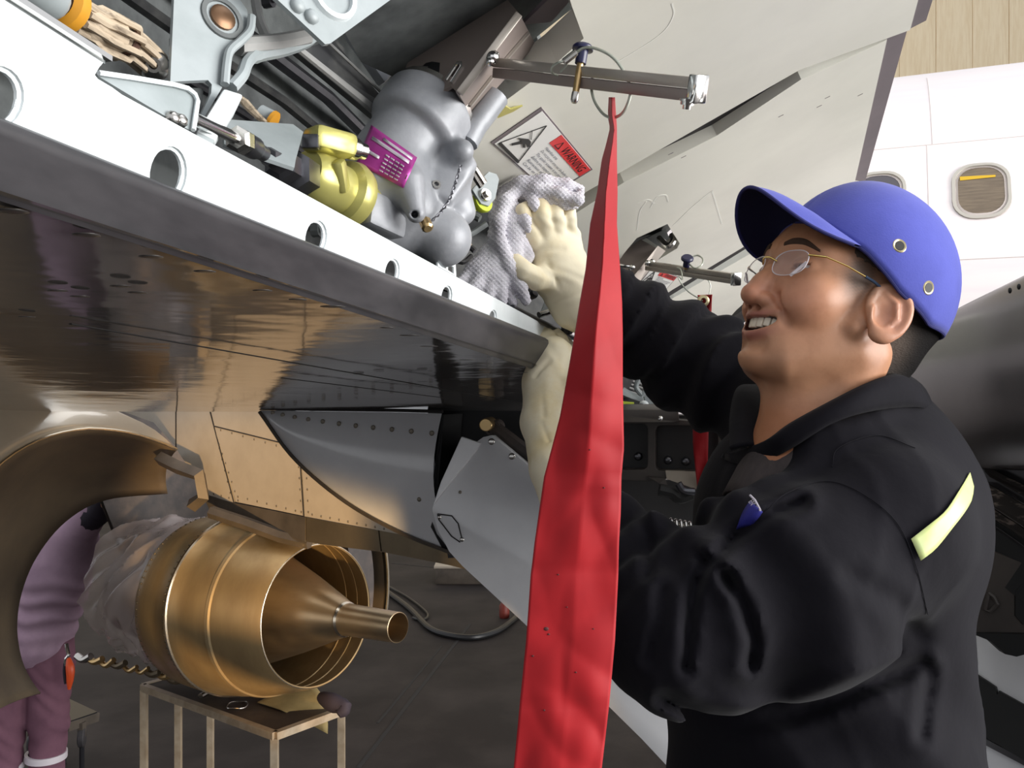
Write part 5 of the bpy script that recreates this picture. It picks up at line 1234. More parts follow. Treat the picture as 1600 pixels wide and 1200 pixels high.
for (x, y) in ((1402, 386), (1450, 449)):
    c = cap_from(x, y); n = cap_n(c); v = HW(*c)
    b = MB(); b.lathe(v, n, [(-.001, .0085), (.0015, .0082), (.0024, .007), (.0018, .0052), (-.001, .005)], 24); ee = b.build('eyelet', 'eyelet', cap)
    b = MB(); b.lathe(v, n, [(.0022, .0054), (.0022, .0001)], 20); b.build('eyelet_hole', 'bore', ee)
for pts in ([(1308, 294), (1314, 298), (1320, 301), (1324, 303), (1328, 304), (1335, 302), (1341, 300)], [(1311, 293), (1317, 298), (1322, 302), (1329, 304)], [(1317, 292), (1321, 293)], [(1283, 306), (1288, 305), (1293, 302)], [(1298, 296), (1306, 295), (1310, 295)]):
    q = [cap_from(*p) for p in pts]; b = MB(); b.tube([HW(*(CC + (c - CC) * 1.006)) for c in q], 0.0009, 6); b.build('embroidery', 'embroidery', cap)

# glasses
gl = None
b = MB()
def lens_pts(s, r=1.0):
    o = []
    for k in range(28):
        a = 2 * math.pi * k / 28; x = 0.0235 * math.copysign(abs(math.cos(a)) ** 0.8, math.cos(a)) * r; y = 0.0150 * math.copysign(abs(math.sin(a)) ** 0.8, math.sin(a)) * r
        lat = 0.0325 + x; o.append(HW(0.1000 - 0.20 * max(0, lat - 0.010) - 0.10 * y, s * lat, 0.0215 + y))
    return o
glasses = None
for s in (1, -1):
    q = lens_pts(s); c = sum(q, Vector()) / len(q); nrm = (q[0] - c).cross(q[7] - c).normalized()
    b = MB(); b.add(q + [c + nrm * 0.0012 * (1 if nrm.dot(HFv) > 0 else -1)], [(k, (k + 1) % 28, 28) for k in range(28)])
    if s == 1:
        glasses = b.build('glasses', 'lens', ME); tag(glasses, 'rimless spectacles with thin gold temples'); par = glasses
    else: b.build('lens', 'lens', glasses)
    b = MB(); b.tube(q + [q[0], q[1]], 0.0006, 6, caps=False); b.build('lens_rim', 'lens_edge', glasses)
    b = MB(); b.beam(q[27] + HUv * 0.004, q[22] - HUv * 0.001, 0.0032, 0.0012, up=HLv); b.build('lens_side', 'lens_edge', glasses)
    hinge = HW(0.0885, s * 0.0590, 0.0290)
    b = MB(); b.tube([q[2], hinge, HW(0.078, s * 0.0665, 0.0305)], 0.0013, 8); b.build('end_piece', 'gold_wire', glasses)
    b = MB(); b.tube([HW(0.078, s * 0.0665, 0.0305), HW(0.055, s * 0.0735, 0.0285), HW(0.032, s * 0.0765, 0.0255)], 0.0009, 8); b.build('temple', 'gold_wire', glasses)
    b = MB(); b.tube([HW(*p) for p in crv([(0.032, s * 0.0765, 0.0255), (0.018, s * 0.0775, 0.0235), (0.004, s * 0.078, 0.017), (-0.010, s * 0.072, 0.002)], 5)], 0.0017, 8); b.build('temple_tip', 'blue_tip', glasses)
b = MB(); b.tube([HW(*p) for p in crv([(0.099, 0.013, 0.024), (0.105, 0.005, 0.0275), (0.105, -0.005, 0.0275), (0.099, -0.013, 0.024)], 5)], 0.0011, 8); b.build('bridge', 'gold_wire', glasses)

# ---- coverall
def W(px, py, d): return np.array(P(px, py, d), np.float32)
LS, LE, LWr = W(1370, 822, 0.985), W(1058, 985, 0.93), W(905, 800, 1.10)      # near (left) arm
RS, RE, RW = W(1212, 640, 1.34), W(1085, 566, 1.40), W(945, 475, 1.36)         # far (right) arm
NB = W(1315, 655, 1.14)
TOR = [(W(1318, 860, 1.15), (0.155, 0.18, 0.21)), (W(1365, 790, 1.14), (0.108, 0.16, 0.125)), (W(1195, 815, 1.14), (0.085, 0.13, 0.115)), (W(1268, 1145, 1.14), (0.186, 0.19, 0.26)), (W(1330, 1330, 1.15), (0.175, 0.20, 0.25))]
def limb_fold(p, a, b_, amp, lam, ph=0.0, tw=0.0, t0=0.0, t1=1.0):
    ax = b_ - a; L = np.linalg.norm(ax); ax = ax / L
    s_ = (p - a) @ ax; u_ = p @ np.array([0.3, 0.5, 0.8], np.float32)
    win = np.clip(s_ / L - t0, 0, None) * np.clip(t1 - s_ / L, 0, None) * 4 / max(1e-6, (t1 - t0) ** 2)
    return amp * np.sin(2 * math.pi * s_ / lam + ph + tw * np.sin(u_ * 22) + u_ * 9) * np.clip(win, 0, 1)
def f_stand(p):
    """collar stand hugging the neck"""
    q = ((p - HO.astype(np.float32)) / HS) @ HM.T.astype(np.float32); q[:, 1] = np.abs(q[:, 1])
    n = smin(s_cone(q, (-0.035, 0, -0.035), (-0.022, 0, -0.21), 0.057, 0.064), s_cone(q, (0.034, 0, -0.078), (0.000, 0, -0.19), 0.023, 0.036), 0.03) - 0.012
    top = q[:, 2] + 0.060 + 0.62 * (q[:, 0] + 0.099)
    return smax(smax(n, top, 0.01), q[:, 0] - 0.030, 0.01) * HS
FOLDS = [([(1102, 878), (1083, 928), (1077, 978), (1071, 1045)], 8, 0.011), ([(1138, 900), (1165, 953), (1178, 1003), (1172, 1040)], 9, 0.012), ([(1090, 866), (1128, 896), (1142, 918)], 8, 0.009),
         ([(1120, 868), (1153, 836), (1203, 803), (1254, 785)], 9, 0.010), ([(1040, 1092), (1100, 1122), (1153, 1131), (1241, 1118), (1335, 1080), (1440, 1038)], 11, 0.013),
         ([(1455, 1050), (1446, 1100), (1440, 1150)], 9, 0.008), ([(1000, 800), (1015, 850), (1012, 900)], 8, 0.006), ([(1035, 920), (1030, 980), (1015, 1030)], 9, 0.006), ([(1330, 900), (1400, 940), (1440, 1000)], 14, 0.004)]
def f_cov(p):
    d = None
    for c, r in TOR:
        e = s_ell(p, c, r); d = e if d is None else smin(d, e, 0.06)
    d = smin(d, s_chain(p, [NB + np.array([0.02, 0.0, -0.02], np.float32), LS], [0.075, 0.088]), 0.06)
    d = smin(d, s_chain(p, [NB + np.array([0.0, 0.03, -0.02], np.float32), RS], [0.075, 0.080]), 0.05)
    la = s_chain(p, [LS, W(1225, 925, 0.955), LE, LWr], [0.092, 0.108, 0.080, 0.047], 0.03)
    la = la - limb_fold(p, LE, LWr, 0.008, 0.055, 0.4, 1.5) - limb_fold(p, LS, LE, 0.009, 0.085, 1.0, 1.6, 0.45, 1.1)
    d = smin(d, la, 0.022)
    ra = s_chain(p, [RS, RE, RW], [0.085, 0.078, 0.060], 0.03)
    ra = ra - limb_fold(p, RS, RE, 0.010, 0.060, 0.0, 2.0, 0.0, 1.2) - limb_fold(p, RE, RW, 0.009, 0.062, 1.0, 2.0)
    d = smin(d, ra, 0.03)
    # neck opening
    d = smax(d, -s_cone(p, NB + np.array([-0.02, -0.015, 0.10], np.float32), NB + np.array([0.0, 0.01, -0.05], np.float32), 0.066, 0.056), 0.010)
    d = smin(d, f_stand(p), 0.02)
    # hang folds on the front and side of the torso
    u_ = p @ np.array([0.9, 0.25, 0.35], np.float32); v_ = p[:, 2]
    d = d - 0.006 * np.sin(u_ * 42 + 3 * np.sin(v_ * 9)) * np.clip((2.32 - v_) / 0.2, 0, 1)
    d = d + 0.007 * np.exp(-((p @ np.array([0.55, 0.2, -0.8], np.float32) - float(W(1200, 880, 1.0) @ np.array([0.55, 0.2, -0.8], np.float32))) / 0.018) ** 2) * np.exp(-((vlen(p - W(1130, 860, 0.98))) / 0.16) ** 2)
    cr = lambda a, lam, seed: (1 - np.abs(np.sin((p @ np.array(a, np.float32)) * math.pi / lam + 1.6 * np.sin(p[:, 2] * 17 + seed) + 1.2 * np.sin(p[:, 0] * 23 + p[:, 1] * 11)))) ** 3
    nearL = np.exp(-(s_cone(p, W(1120, 960, .93), W(960, 880, 1.03), 0, 0) / 0.14) ** 2); nearR = np.exp(-(s_cone(p, W(1160, 600, 1.3), W(990, 500, 1.33), 0, 0) / 0.13) ** 2)
    d = d - 0.0030 * nearL * cr((0.75, 0.2, 0.55), 0.065, 0.3) - 0.0065 * nearR * cr((0.8, 0.1, -0.5), 0.046, 2.0) - 0.002 * cr((0.9, 0.2, 0.1), 0.10, 1.0)
    # armhole / elbow creases
    # pressed folds of the near sleeve
    pxp = np.stack([800 + FPX * p[:, 0] / p[:, 1], 600 - FPX * (p[:, 2] - CAMZ) / p[:, 1]], 1)
    near = np.clip((1.02 - p[:, 1]) / 0.06, 0, 1)
    for pts, wd, am in FOLDS:
        dd = None
        for a_, b_ in zip(pts[:-1], pts[1:]):
            a_ = np.array(a_, np.float32); b_ = np.array(b_, np.float32); ba = b_ - a_; t_ = np.clip(((pxp - a_) @ ba) / float(ba @ ba), 0, 1)
            e_ = vlen(pxp - a_ - t_[:, None] * ba); dd = e_ if dd is None else np.minimum(dd, e_)
        d = d + near * (am * np.exp(-(dd / wd) ** 2) - 0.45 * am * np.exp(-((dd - 2.2 * wd) / (1.3 * wd)) ** 2))
    # legs below the frame
    for x in (0.33, 0.54):
        d = smin(d, s_cone(p, (x, 1.14, 1.78), (x, 1.14, 1.06), 0.105, 0.075), 0.05)
    return d
cov = sdf_obj('coverall', f_cov, (0.02, 0.68, 1.02), (0.70, 1.56, 2.74), 0.0052, 'coverall', ME, smooth_iter=1)
tag(cov, 'dark navy coverall')
# collar: two turned-down leaves around the neck
HMI = np.linalg.inv(HM)
def f_headw(p): return f_head((((p - HO.astype(np.float32)) / HS) @ HM.T.astype(np.float32)).astype(np.float32)) * HS
def collar(up_, low_, fb_up, fb_low, th=0.005):
    a = resample(crv(up_, 6), 34); c = resample(crv(low_, 6), 34); rows = []; top_ = []; bot_ = []
    for i, (x, y) in enumerate(zip(a, c)):
        top_.append(P(x[0], x[1], x[2])); bot_.append(P(y[0], y[1], y[2]))
    for k in range(7):
        w = k / 6.0; rows.append([x.lerp(y, w) + Vector((0, -0.008, 0.006)) * math.sin(math.pi * w) for x, y in zip(top_, bot_)])
    b = MB(); b.grid(rows); return b.build('collar', 'coverall', cov, solid=th, auto=180)
def depth_of(f, px, py, fb):
    v = march(f, px, py, 0.0, 0.5, 1.6); return v.y if 0.55 < v.y < 1.5 else fb
UP = [(1128, 711, 0.0), (1192, 690, 0.0), (1232, 662, 0.0), (1290, 630, 0.0), (1350, 600, 0.0), (1400, 583, 0.0), (1425, 588, 0.0)]
UP = [(x, y, min(depth_of(f_headw, x, y, 9), depth_of(f_cov, x, y, 9), 1.12) - 0.010) for x, y, _ in UP]
LO = [(1132, 718), (1170, 728), (1228, 706), (1300, 662), (1365, 642), (1435, 636), (1462, 648)]
LO = [(x, y, min(depth_of(f_cov, x, y, 9), 1.12) - 0.012) for x, y in LO]
UP[-1] = (1424, 588, 1.10); LO[-1] = (1462, 646, 1.08)
collar(UP, LO, None, None)
collar([(1190, 700, 1.03), (1198, 672, 1.06), (1206, 646, 1.10), (1225, 632, 1.16)], [(1140, 700, 1.03), (1140, 650, 1.08), (1152, 605, 1.13), (1185, 600, 1.18)], None, None)
# undershirt ribbing
b = MB(); rows = []
for k in range(8):
    rows.append([HW(f + 0.0022 * k, l * (1 + 0.02 * k), u - 0.012 * k) for f, l, u in [tuple(q) for q in crv([(-0.010, 0.066, -0.160), (0.022, 0.046, -0.152), (0.040, 0.0, -0.143), (0.022, -0.046, -0.148), (-0.012, -0.066, -0.155)], 6)]])
b.grid(rows); b.build('undershirt', 'undershirt', cov, solid=0.004, auto=180)
# reflective strip over the shoulder blade, projected on to the back
def on_cov(px, py, off=0.002):
    r = np.array(P(px, py, 1.0) - Vector((0, 0, CAMZ))); o = np.array([0, 0, CAMZ]); t = 0.7
    for _ in range(120):
        v = float(f_cov((o + r * t)[None].astype(np.float32))[0])
        if v < 0.0008: break
        t += v * 0.6
    return Vector(o + r * (t - off))
def strip(c0, c1, nm, m, n=14, k=6, off=0.004, parent=None):
    a = resample(crv(c0, 6), n); c = resample(crv(c1, 6), n)
    rows = [[on_cov(*(x * (1 - w) + y * w), off) for x, y in zip(a, c)] for w in np.linspace(0, 1, k)]
    b = MB(); b.grid(rows); return b.build(nm, m, parent or cov, auto=180, solid=0.0006)
strip([(1424, 842), (1452, 820), (1478, 798), (1500, 765), (1512, 745), (1516, 738)], [(1439, 876), (1462, 858), (1488, 826), (1508, 800), (1519, 780), (1522, 760)], 'reflective_strip', 'reflective')
pa = strip([(1150, 828), (1160, 800), (1172, 782)], [(1176, 820), (1185, 810), (1192, 800)], 'chest_badge', 'patch_blue', 8, 5, 0.003)
b = MB(); b.tube([on_cov(1172, 774, .004), on_cov(1180, 782, .004), on_cov(1188, 797, .004)], 0.0012, 6); b.build('badge_border', 'patch_text', pa)
o_ = on_cov(1169, 784, .007); e_ = on_cov(1183, 804, .007); xd = (e_ - o_).normalized(); text_mesh('badge_lettering', 'ENLAU', o_, xd, xd.cross(Vector((0.1, 1, 0.05))) if xd.cross(Vector((0.1, 1, .05))).x > 0 else -xd.cross(Vector((0.1, 1, .05))), 0.0085, 'patch_text', pa, squash=0.62)
# seams
def seam_line(pts, parent, m='coverall', r=0.0005):
    b = MB(); b.tube([on_cov(x, y, 0.0005) for x, y in [tuple(q) for q in crv(pts, 6)]], r, 5); b.build('seam', m, parent)
seam_line([(1195, 800), (1230, 770), (1290, 752), (1345, 770), (1400, 815), (1430, 880), (1450, 960)], cov); seam_line([(1300, 730), (1310, 700), (1370, 680), (1430, 700)], cov)

# ---- gloves
def f_gr(p):
    c = lambda *a: W(*a)
    d = s_chain(p, [c(852, 372, 1.285), c(868, 420, 1.29)], [0.030, 0.036])
    d = smin(d, s_chain(p, [c(880, 372, 1.30), c(884, 425, 1.30)], [0.026, 0.032]), 0.02)
    d = smin(d, s_chain(p, [c(872, 425, 1.295), c(900, 475, 1.32), c(945, 490, 1.35)], [0.036, 0.040, 0.046]), 0.02)
    for pts, rs in (([(836, 375, 1.265), (822, 345, 1.245), (818, 330, 1.24), (830, 322, 1.26)], [.014, .0125, .0115, .010]), ([(853, 362, 1.265), (846, 335, 1.24), (845, 320, 1.245), (850, 312, 1.27)], [.014, .0125, .0115, .010]),
                    ([(872, 360, 1.275), (868, 335, 1.25), (868, 318, 1.26), (872, 312, 1.28)], [.0135, .012, .011, .010]), ([(890, 366, 1.29), (889, 340, 1.27), (888, 325, 1.28), (890, 320, 1.30)], [.012, .011, .010, .009])):
        d = smin(d, s_chain(p, [c(*q) for q in pts], rs), 0.0035)
    d = smin(d, s_chain(p, [c(858, 432, 1.275), c(838, 436, 1.25), c(818, 424, 1.235), c(806, 410, 1.235)], [.022, .0165, .0145, .0125]), 0.012)
    d = d - 0.0007 * np.sin(p[:, 0] * 160 + 4 * np.sin(p[:, 2] * 90)) * np.sin(p[:, 2] * 130) 
    d = d + 0.003 * np.exp(-(s_cone(p, c(838, 392, 1.25), c(880, 388, 1.255), 0, 0) / 0.004) ** 2) + 0.003 * np.exp(-(s_cone(p, c(852, 402, 1.25), c(880, 465, 1.26), 0, 0) / 0.0035) ** 2)
    return d
lo, hi = bounds([P(800, 300, 1.2), P(960, 500, 1.4), P(800, 500, 1.4)], 0.03)
g1 = sdf_obj('glove', f_gr, lo, hi, 0.0022, 'glove', ME); tag(g1, 'cream leather work glove gripping the rag')
def f_gl(p):
    c = lambda *a: W(*a)
    d = s_chain(p, [c(893, 800, 1.12), c(868, 730, 1.20), c(855, 660, 1.26), c(857, 600, 1.30), c(864, 560, 1.32)], [0.036, 0.034, 0.036, 0.037, 0.033], 0.01)
    d = smin(d, s_chain(p, [c(852, 575, 1.31), c(842, 545, 1.32), c(833, 528, 1.325), (c(820, 527, 1.34))], [.016, .014, .0125, .011]), 0.006)
    d = smin(d, s_chain(p, [c(864, 560, 1.32), c(856, 530, 1.335), c(848, 520, 1.36), c(840, 530, 1.39)], [.016, .0145, .0125, .011]), 0.005)
    d = smin(d, s_chain(p, [c(878, 562, 1.34), c(874, 532, 1.35), c(866, 522, 1.38)], [.016, .014, .012]), 0.005)
    d = smin(d, s_chain(p, [c(888, 575, 1.35), c(888, 545, 1.36), c(882, 535, 1.39)], [.014, .012, .011]), 0.005)
    d = smin(d, s_chain(p, [c(885, 640, 1.26), c(900, 600, 1.27), c(900, 575, 1.30)], [.02, .015, .013]), 0.012)
    d = d + 0.0035 * np.exp(-(s_cone(p, c(838, 588, 1.27), c(858, 562, 1.275), 0, 0) / 0.004) ** 2) + 0.003 * np.exp(-(s_cone(p, c(846, 660, 1.21), c(858, 690, 1.19), 0, 0) / 0.003) ** 2) + 0.003 * np.exp(-(s_cone(p, c(845, 600, 1.25), c(850, 650, 1.22), 0, 0) / 0.003) ** 2)
    d = d - 0.0005 * np.sin(p[:, 2] * 110 + 3 * np.sin(p[:, 0] * 90 + p[:, 1] * 40))
    return d
lo, hi = bounds([P(810, 510, 1.3), P(930, 830, 1.1), P(900, 520, 1.42)], 0.03)
g2 = sdf_obj('glove', f_gl, lo, hi, 0.0022, 'glove', ME); tag(g2, 'cream leather work glove hooked over the rubber seal')
for x in (0.33, 0.54):
    b = MB(); b.box((x - 0.05, 1.12, 1.0), (0.14, 0.02, 0), (0, 0.05, 0), (0, 0, 0.05), 0.03, 3); b.build('boot', 'boot', ME)

# ------------------------------------------------------------------ cleaning rag
mat('rag', rgb(226, 224, 232), 0.85, var=rgb(196, 192, 202), vscale=16, wave=(150, 0.5, 'X', 'Z'), spec=0.15, bdist=0.003)
def f_rag(p):
    c = lambda *a: W(*a); d = None
    ch = [([(786, 302, 1.27), (815, 288, 1.25), (850, 284, 1.245), (885, 289, 1.25), (906, 296, 1.26)], [.010, .011, .0095, .0085, .007]),
          ([(800, 300, 1.26), (838, 295, 1.24), (875, 302, 1.235), (903, 312, 1.24), (908, 300, 1.25)], [.012, .0085, .0075, .0075, .005]),
          ([(812, 305, 1.265), (850, 305, 1.25), (884, 314, 1.25), (898, 320, 1.26)], [.013, .013, .011, .007]),
          ([(826, 300, 1.25), (834, 318, 1.235), (843, 336, 1.235)], [.008, .0065, .004]),
          ([(806, 300, 1.25), (790, 315, 1.235), (780, 345, 1.225), (782, 380, 1.225), (796, 415, 1.23), (812, 445, 1.24), (822, 470, 1.25)], [.010, .0095, .0085, .0075, .0095, .0095, .007]),
          ([(790, 305, 1.26), (775, 335, 1.24), (772, 370, 1.235), (776, 405, 1.235), (786, 440, 1.24), (800, 472, 1.25)], [.010, .009, .008, .008, .009, .008]),
          ([(775, 372, 1.25), (762, 400, 1.245), (752, 425, 1.24), (748, 448, 1.23)], [.008, .013, .017, .012]),
          ([(776, 390, 1.25), (770, 420, 1.24), (768, 455, 1.235)], [.010, .016, .012]),
          ([(768, 395, 1.26), (742, 425, 1.245), (728, 445, 1.23)], [.010, .014, .008]),
          ([(776, 385, 1.25), (745, 420, 1.24), (716, 442, 1.225)], [.010, .012, .006]),
          ([(778, 385, 1.25), (758, 425, 1.235), (738, 452, 1.22)], [.010, .012, .008]),
          ([(780, 390, 1.25), (772, 430, 1.235), (764, 462, 1.225)], [.010, .012, .008]),
          ([(784, 395, 1.245), (782, 435, 1.235), (784, 470, 1.23)], [.010, .011, .008]),
          ([(800, 330, 1.25), (802, 360, 1.245), (800, 395, 1.245), (808, 420, 1.25)], [.014, .016, .014, .012]),
          ([(812, 330, 1.245), (822, 345, 1.23), (826, 360, 1.235)], [.008, .006, .004]),
          ([(815, 380, 1.255), (822, 400, 1.255), (818, 415, 1.25)], [.011, .010, .008])]
    for pts, rs in ch:
        e = s_chain(p, [c(*q) for q in pts], rs, 0.008); d = e if d is None else smin(d, e, 0.0055)
    return d - 0.0009 * np.sin(p[:, 0] * 900) * np.sin(p[:, 2] * 900)
lo, hi = bounds([P(720, 275, 1.22), P(915, 480, 1.22), P(720, 480, 1.30), P(915, 280, 1.3)], 0.03)
rag = sdf_obj('cleaning_rag', f_rag, lo, hi, 0.0016, 'rag'); tag(rag, 'grey waffle cloth rag held in the upper glove', 'cloth')

# ------------------------------------------------------------------ second mechanic beyond the engine
mat('overall_mauve', rgb(168, 142, 160), 0.85, var=rgb(146, 122, 140), vscale=5, spec=0.15, bump=0.2, bscale=30, bdist=0.004)
mat('overall_plum', rgb(118, 84, 98), 0.85, var=rgb(100, 70, 84), vscale=5, spec=0.15)
mat('sleeve_black', rgb(38, 32, 44), 0.8)
mat('skin_plain', (0.42, 0.22, 0.12), 0.5)
mat('tape_silver', rgb(206, 200, 206), 0.4)
mat('orange_plastic', rgb(214, 82, 40), 0.35)
P2 = thing('person', 'second mechanic in mauve overalls bending behind the open cowl, face hidden', 'person', on_floor(60, 1299))
Wd = 5.0
def f_p2(p):
    c = lambda x, y, d=Wd: W(x, y, d)
    d = s_chain(p, [c(60, 995), c(85, 905), c(110, 845)], [.185, .178, .15], 0.05)
    d = smin(d, s_chain(p, [c(118, 838, 4.95), c(150, 795, 4.85)], [.10, .075]), 0.05)
    d = smin(d, s_chain(p, [c(95, 830, 5.05), c(60, 800, 5.0)], [.12, .10]), 0.05)
    fold = 0.012 * np.sin((p @ np.array([0.35, 0, 1.0], np.float32)) * 62 + 2.0 * np.sin(p[:, 0] * 16)) * np.exp(-((p[:, 2] - float(c(60, 950)[2])) / 0.16) ** 2)
    return d - fold
def f_p2legs(p):
    c = lambda x, y, d=Wd: W(x, y, d)
    d = s_chain(p, [c(72, 985), c(78, 1040), c(76, 1130), c(72, 1285)], [.150, .12, .098, .082], 0.04)
    d = smin(d, s_chain(p, [c(35, 985), c(12, 1060, 4.95), c(8, 1140, 4.95), c(5, 1300, 4.9)], [.150, .115, .095, .082], 0.04), 0.03)
    return d - 0.004 * np.sin(p[:, 2] * 46 + p[:, 0] * 30 + 3 * np.sin(p[:, 0] * 20 + p[:, 2] * 9))
lo, hi = bounds([P(-10, 760, Wd), P(190, 1010, Wd)], 0.15); lo[1] -= .25; hi[1] += .25
t2 = sdf_obj('body', f_p2, lo, hi, 0.012, 'overall_mauve', P2); tag(t2, 'mauve work jacket')
lo, hi = bounds([P(-30, 930, Wd), P(130, 1310, Wd)], 0.15); lo[1] -= .25; hi[1] += .25
l2 = sdf_obj('trousers', f_p2legs, lo, hi, 0.012, 'overall_plum', P2)
b = MB(); b.tube(cp([(138, 812, 4.88), (152, 800, 4.84), (160, 788, 4.80), (168, 770, 4.78)], 4), [.075] * 5 + [.066] * 8, 14); b.build('dark_sleeve', 'sleeve_black', P2)
b = MB(); b.tube(cp([(166, 785, 4.78), (178, 782, 4.72), (190, 778, 4.66)], 4), .045, 12); b.build('forearm', 'skin_plain', P2)
b = MB(); b.sphere(P(95, 745, 5.1), (.085, .10, .12), 20, 14); b.build('head', 'skin_plain', P2)
for (x, y, dd) in ((72, 1180, Wd), (5, 1195, 4.95)):
    b = MB(); b.lathe(P(x, y, dd), (0.02, 0, 1), [(-.018, .0905), (-.018, .1085), (.018, .1085), (.018, .0905)], 28); b.build('ankle_band', 'tape_silver', P2)
for (x, y, dd) in ((66, 1296, Wd - .03), (0, 1310, 4.9)):
    b = MB(); b.box(P(x, y, dd) , (0.09, -0.08, 0), (0.03, 0.04, 0), (0, 0, 0.05), 0.03, 3); b.build('boot', 'boot', P2)
kf = thing('key_holder', 'orange plastic tag on a steel snap hook at the second mechanic\'s belt', 'key holder', P(108, 1078, 4.8))
b = MB(); b.tube(cp([(104, 1006, 4.82), (105, 1014, 4.81), (107, 1024, 4.80), (103, 1030, 4.80), (102, 1040, 4.80)], 4), .010, 8); b.build('snap_hook', 'bright_steel', kf)
b = MB(); b.tube(cp([(107, 1028, 4.80), (110, 1050, 4.79), (108, 1077, 4.79)], 4), [.010, .016, .02, .022, .022, .02, .018, .014, .008], 10); b.build('tag_body', 'orange_plastic', kf)
b = MB(); b.tube(cp([(102, 1036, 4.80), (101, 1050, 4.80), (103, 1068, 4.80)], 4), .010, 8); b.build('keys', 'sleeve_black', kf)
# ------------------------------------------------------------------ extended flap right of the man
mat('flap_dark', rgb(70, 68, 70), 0.22, metal=0.35, spec=0.6, var=rgb(54, 53, 56), vscale=4, bump=0.03, bscale=4, bdist=0.02)
mat('worn_metal', rgb(46, 42, 40), 0.75, spec=0.2, var=rgb(112, 101, 94), vscale=7, stretch=(1.2, 5, 9), vfac=(0.55, 0.62))
mat('chip_black', (0.01, 0.01, 0.01), 0.6)
flap = thing('wing_flap', 'dark lowered wing flap behind the mechanic\'s neck and shoulder', 'wing flap', P(1600, 900, 1.6))
rows = []
for (x, y, d, r) in [tuple(q) for q in crv([(1330, 672, 2.5, .150), (1400, 640, 2.15, .155), (1480, 612, 1.85, .160), (1570, 590, 1.60, .165), (1700, 560, 1.35, .17), (1900, 520, 1.10, .175)], 6)]:
    c = P(x, y, d); r_ = []
    for k in range(26):
        a = math.radians(150 - 232 * k / 25.0)
        r_.append(c + Vector((0.92, -0.15, 0)) * (r * 0.9 * -math.cos(a) if False else 0) + Vector((-0.30, -0.55, 0)).normalized() * (r * math.sin(math.radians(-20) + math.radians(220) * k / 25.0) * 0.75) + Vector((0, 0, 1)) * (r * math.cos(math.radians(-20) + math.radians(220) * k / 25.0)))
    rows.append(r_ + [r_[-1] + Vector((0.85, -0.10, -0.28)), r_[0] + Vector((0.85, -0.10, -0.40))])
b = MB(); b.grid(rows, closed=True); b.add(rows[0], [tuple(range(len(rows[0])))]); b.add(rows[-1], [tuple(range(len(rows[-1])))]); fs = b.build('flap_nose', 'flap_dark', flap, auto=60)
b = MB(); b.tube([r[25] + Vector((0, 0, 0.004)) for r in rows], 0.002, 6); b.build('nose_seam', 'chip_black', flap)
for (x, y, d) in ((1578, 454, 1.47), (1592, 448, 1.45)):
    b = MB(); b.sphere(P(x, y, d), (.003, .003, .005), 8, 6); b.build('paint_chip', 'chip_black', flap)
def bar(q, m, nm='wear_strip', th=0.02):
    b = MB(); b.prism(PP(q), (0.01, th, 0.0)); return b.build(nm, m, flap, smooth=False)
bar([(1500, 712, 1.72), (1990, 712, 1.36), (1990, 990, 1.36), (1500, 735, 1.72)], 'flap_dark', 'lower_plate')
bar([(1508, 716, 1.69), (1526, 720, 1.685), (1523, 729, 1.685), (1512, 726, 1.69)], 'worn_metal')
bar([(1540, 728, 1.66), (1990, 955, 1.34), (1990, 1000, 1.34), (1546, 745, 1.66), (1538, 736, 1.66)], 'worn_metal')
bar([(1528, 755, 1.66), (1542, 755, 1.66), (1990, 1025, 1.34), (1990, 1075, 1.34), (1526, 775, 1.66)], 'worn_metal')
bar([(1524, 777, 1.665), (1990, 1080, 1.345), (1990, 1115, 1.345), (1528, 792, 1.665)], 'worn_metal')
bar([(1520, 792, 1.69), (1990, 1090, 1.36), (1990, 1240, 1.36), (1520, 880, 1.69)], 'chip_black', 'dark_recess')
bar([(1532, 806, 1.675), (1990, 1120, 1.35), (1990, 1130, 1.35), (1538, 815, 1.675)], 'flap_dark')
mat('bracket_brown', rgb(74, 68, 64), 0.5, var=rgb(60, 55, 52), vscale=8)
p_ = Plane(P(1550, 900, 1.66), P(1640, 920, 1.60), P(1560, 980, 1.66))
panel('hinge_rib', p_, [(1500, 855), (1552, 862), (1900, 1000), (1900, 1120), (1640, 1012), (1600, 1003), (1520, 992), (1490, 985)], 'bracket_brown', flap, 0.01,
      holes=[[(1590, 925), (1596, 912), (1640, 905), (1640, 985), (1600, 980), (1588, 968), (1592, 945)]][:0])
b = MB(); q = [p_.at(*a, .002) for a in ((1545, 926), (1553, 932), (1559, 943), (1548, 955), (1540, 952))]; b.tube(q + [q[0]], .004, 6); b.build('rib_boss', 'bracket_brown', flap)
b = MB(); b.prism([p_.at(*a, .004) for a in ((1588, 922), (1600, 910), (1640, 905), (1640, 985), (1600, 975), (1588, 962))], (0, .01, 0)); b.build('rib_pocket', 'chip_black', flap, smooth=False)
b = MB(); b.prism([p_.at(*a, .008) for a in ((1520, 988), (1560, 988), (1640, 990), (1640, 1010), (1590, 1024), (1572, 1020), (1550, 1000))], (0, .02, 0)); b.build('rubber_stop', 'chip_black', flap, smooth=False)
fl2 = thing('inboard_flap', 'grey lower flap panel with black notched strip below the mechanic\'s back', 'wing flap', P(1600, 1200, 1.8))
p_ = Plane(P(1520, 990, 1.85), P(1640, 1060, 1.75), P(1530, 1200, 1.8))
panel('panel_skin', p_, [(1490, 970), (1526, 988), (1560, 1000), (1950, 1160), (1950, 1400), (1480, 1400)], 'grey_paint', fl2, 0.02)
panel('notched_strip', p_, [(1490, 1030), (1517, 1046), (1558, 1073), (1560, 1085), (1563, 1079), (1950, 1295), (1950, 1380), (1600, 1185), (1490, 1120)], 'chip_black', fl2, 0.012, off=0.012)
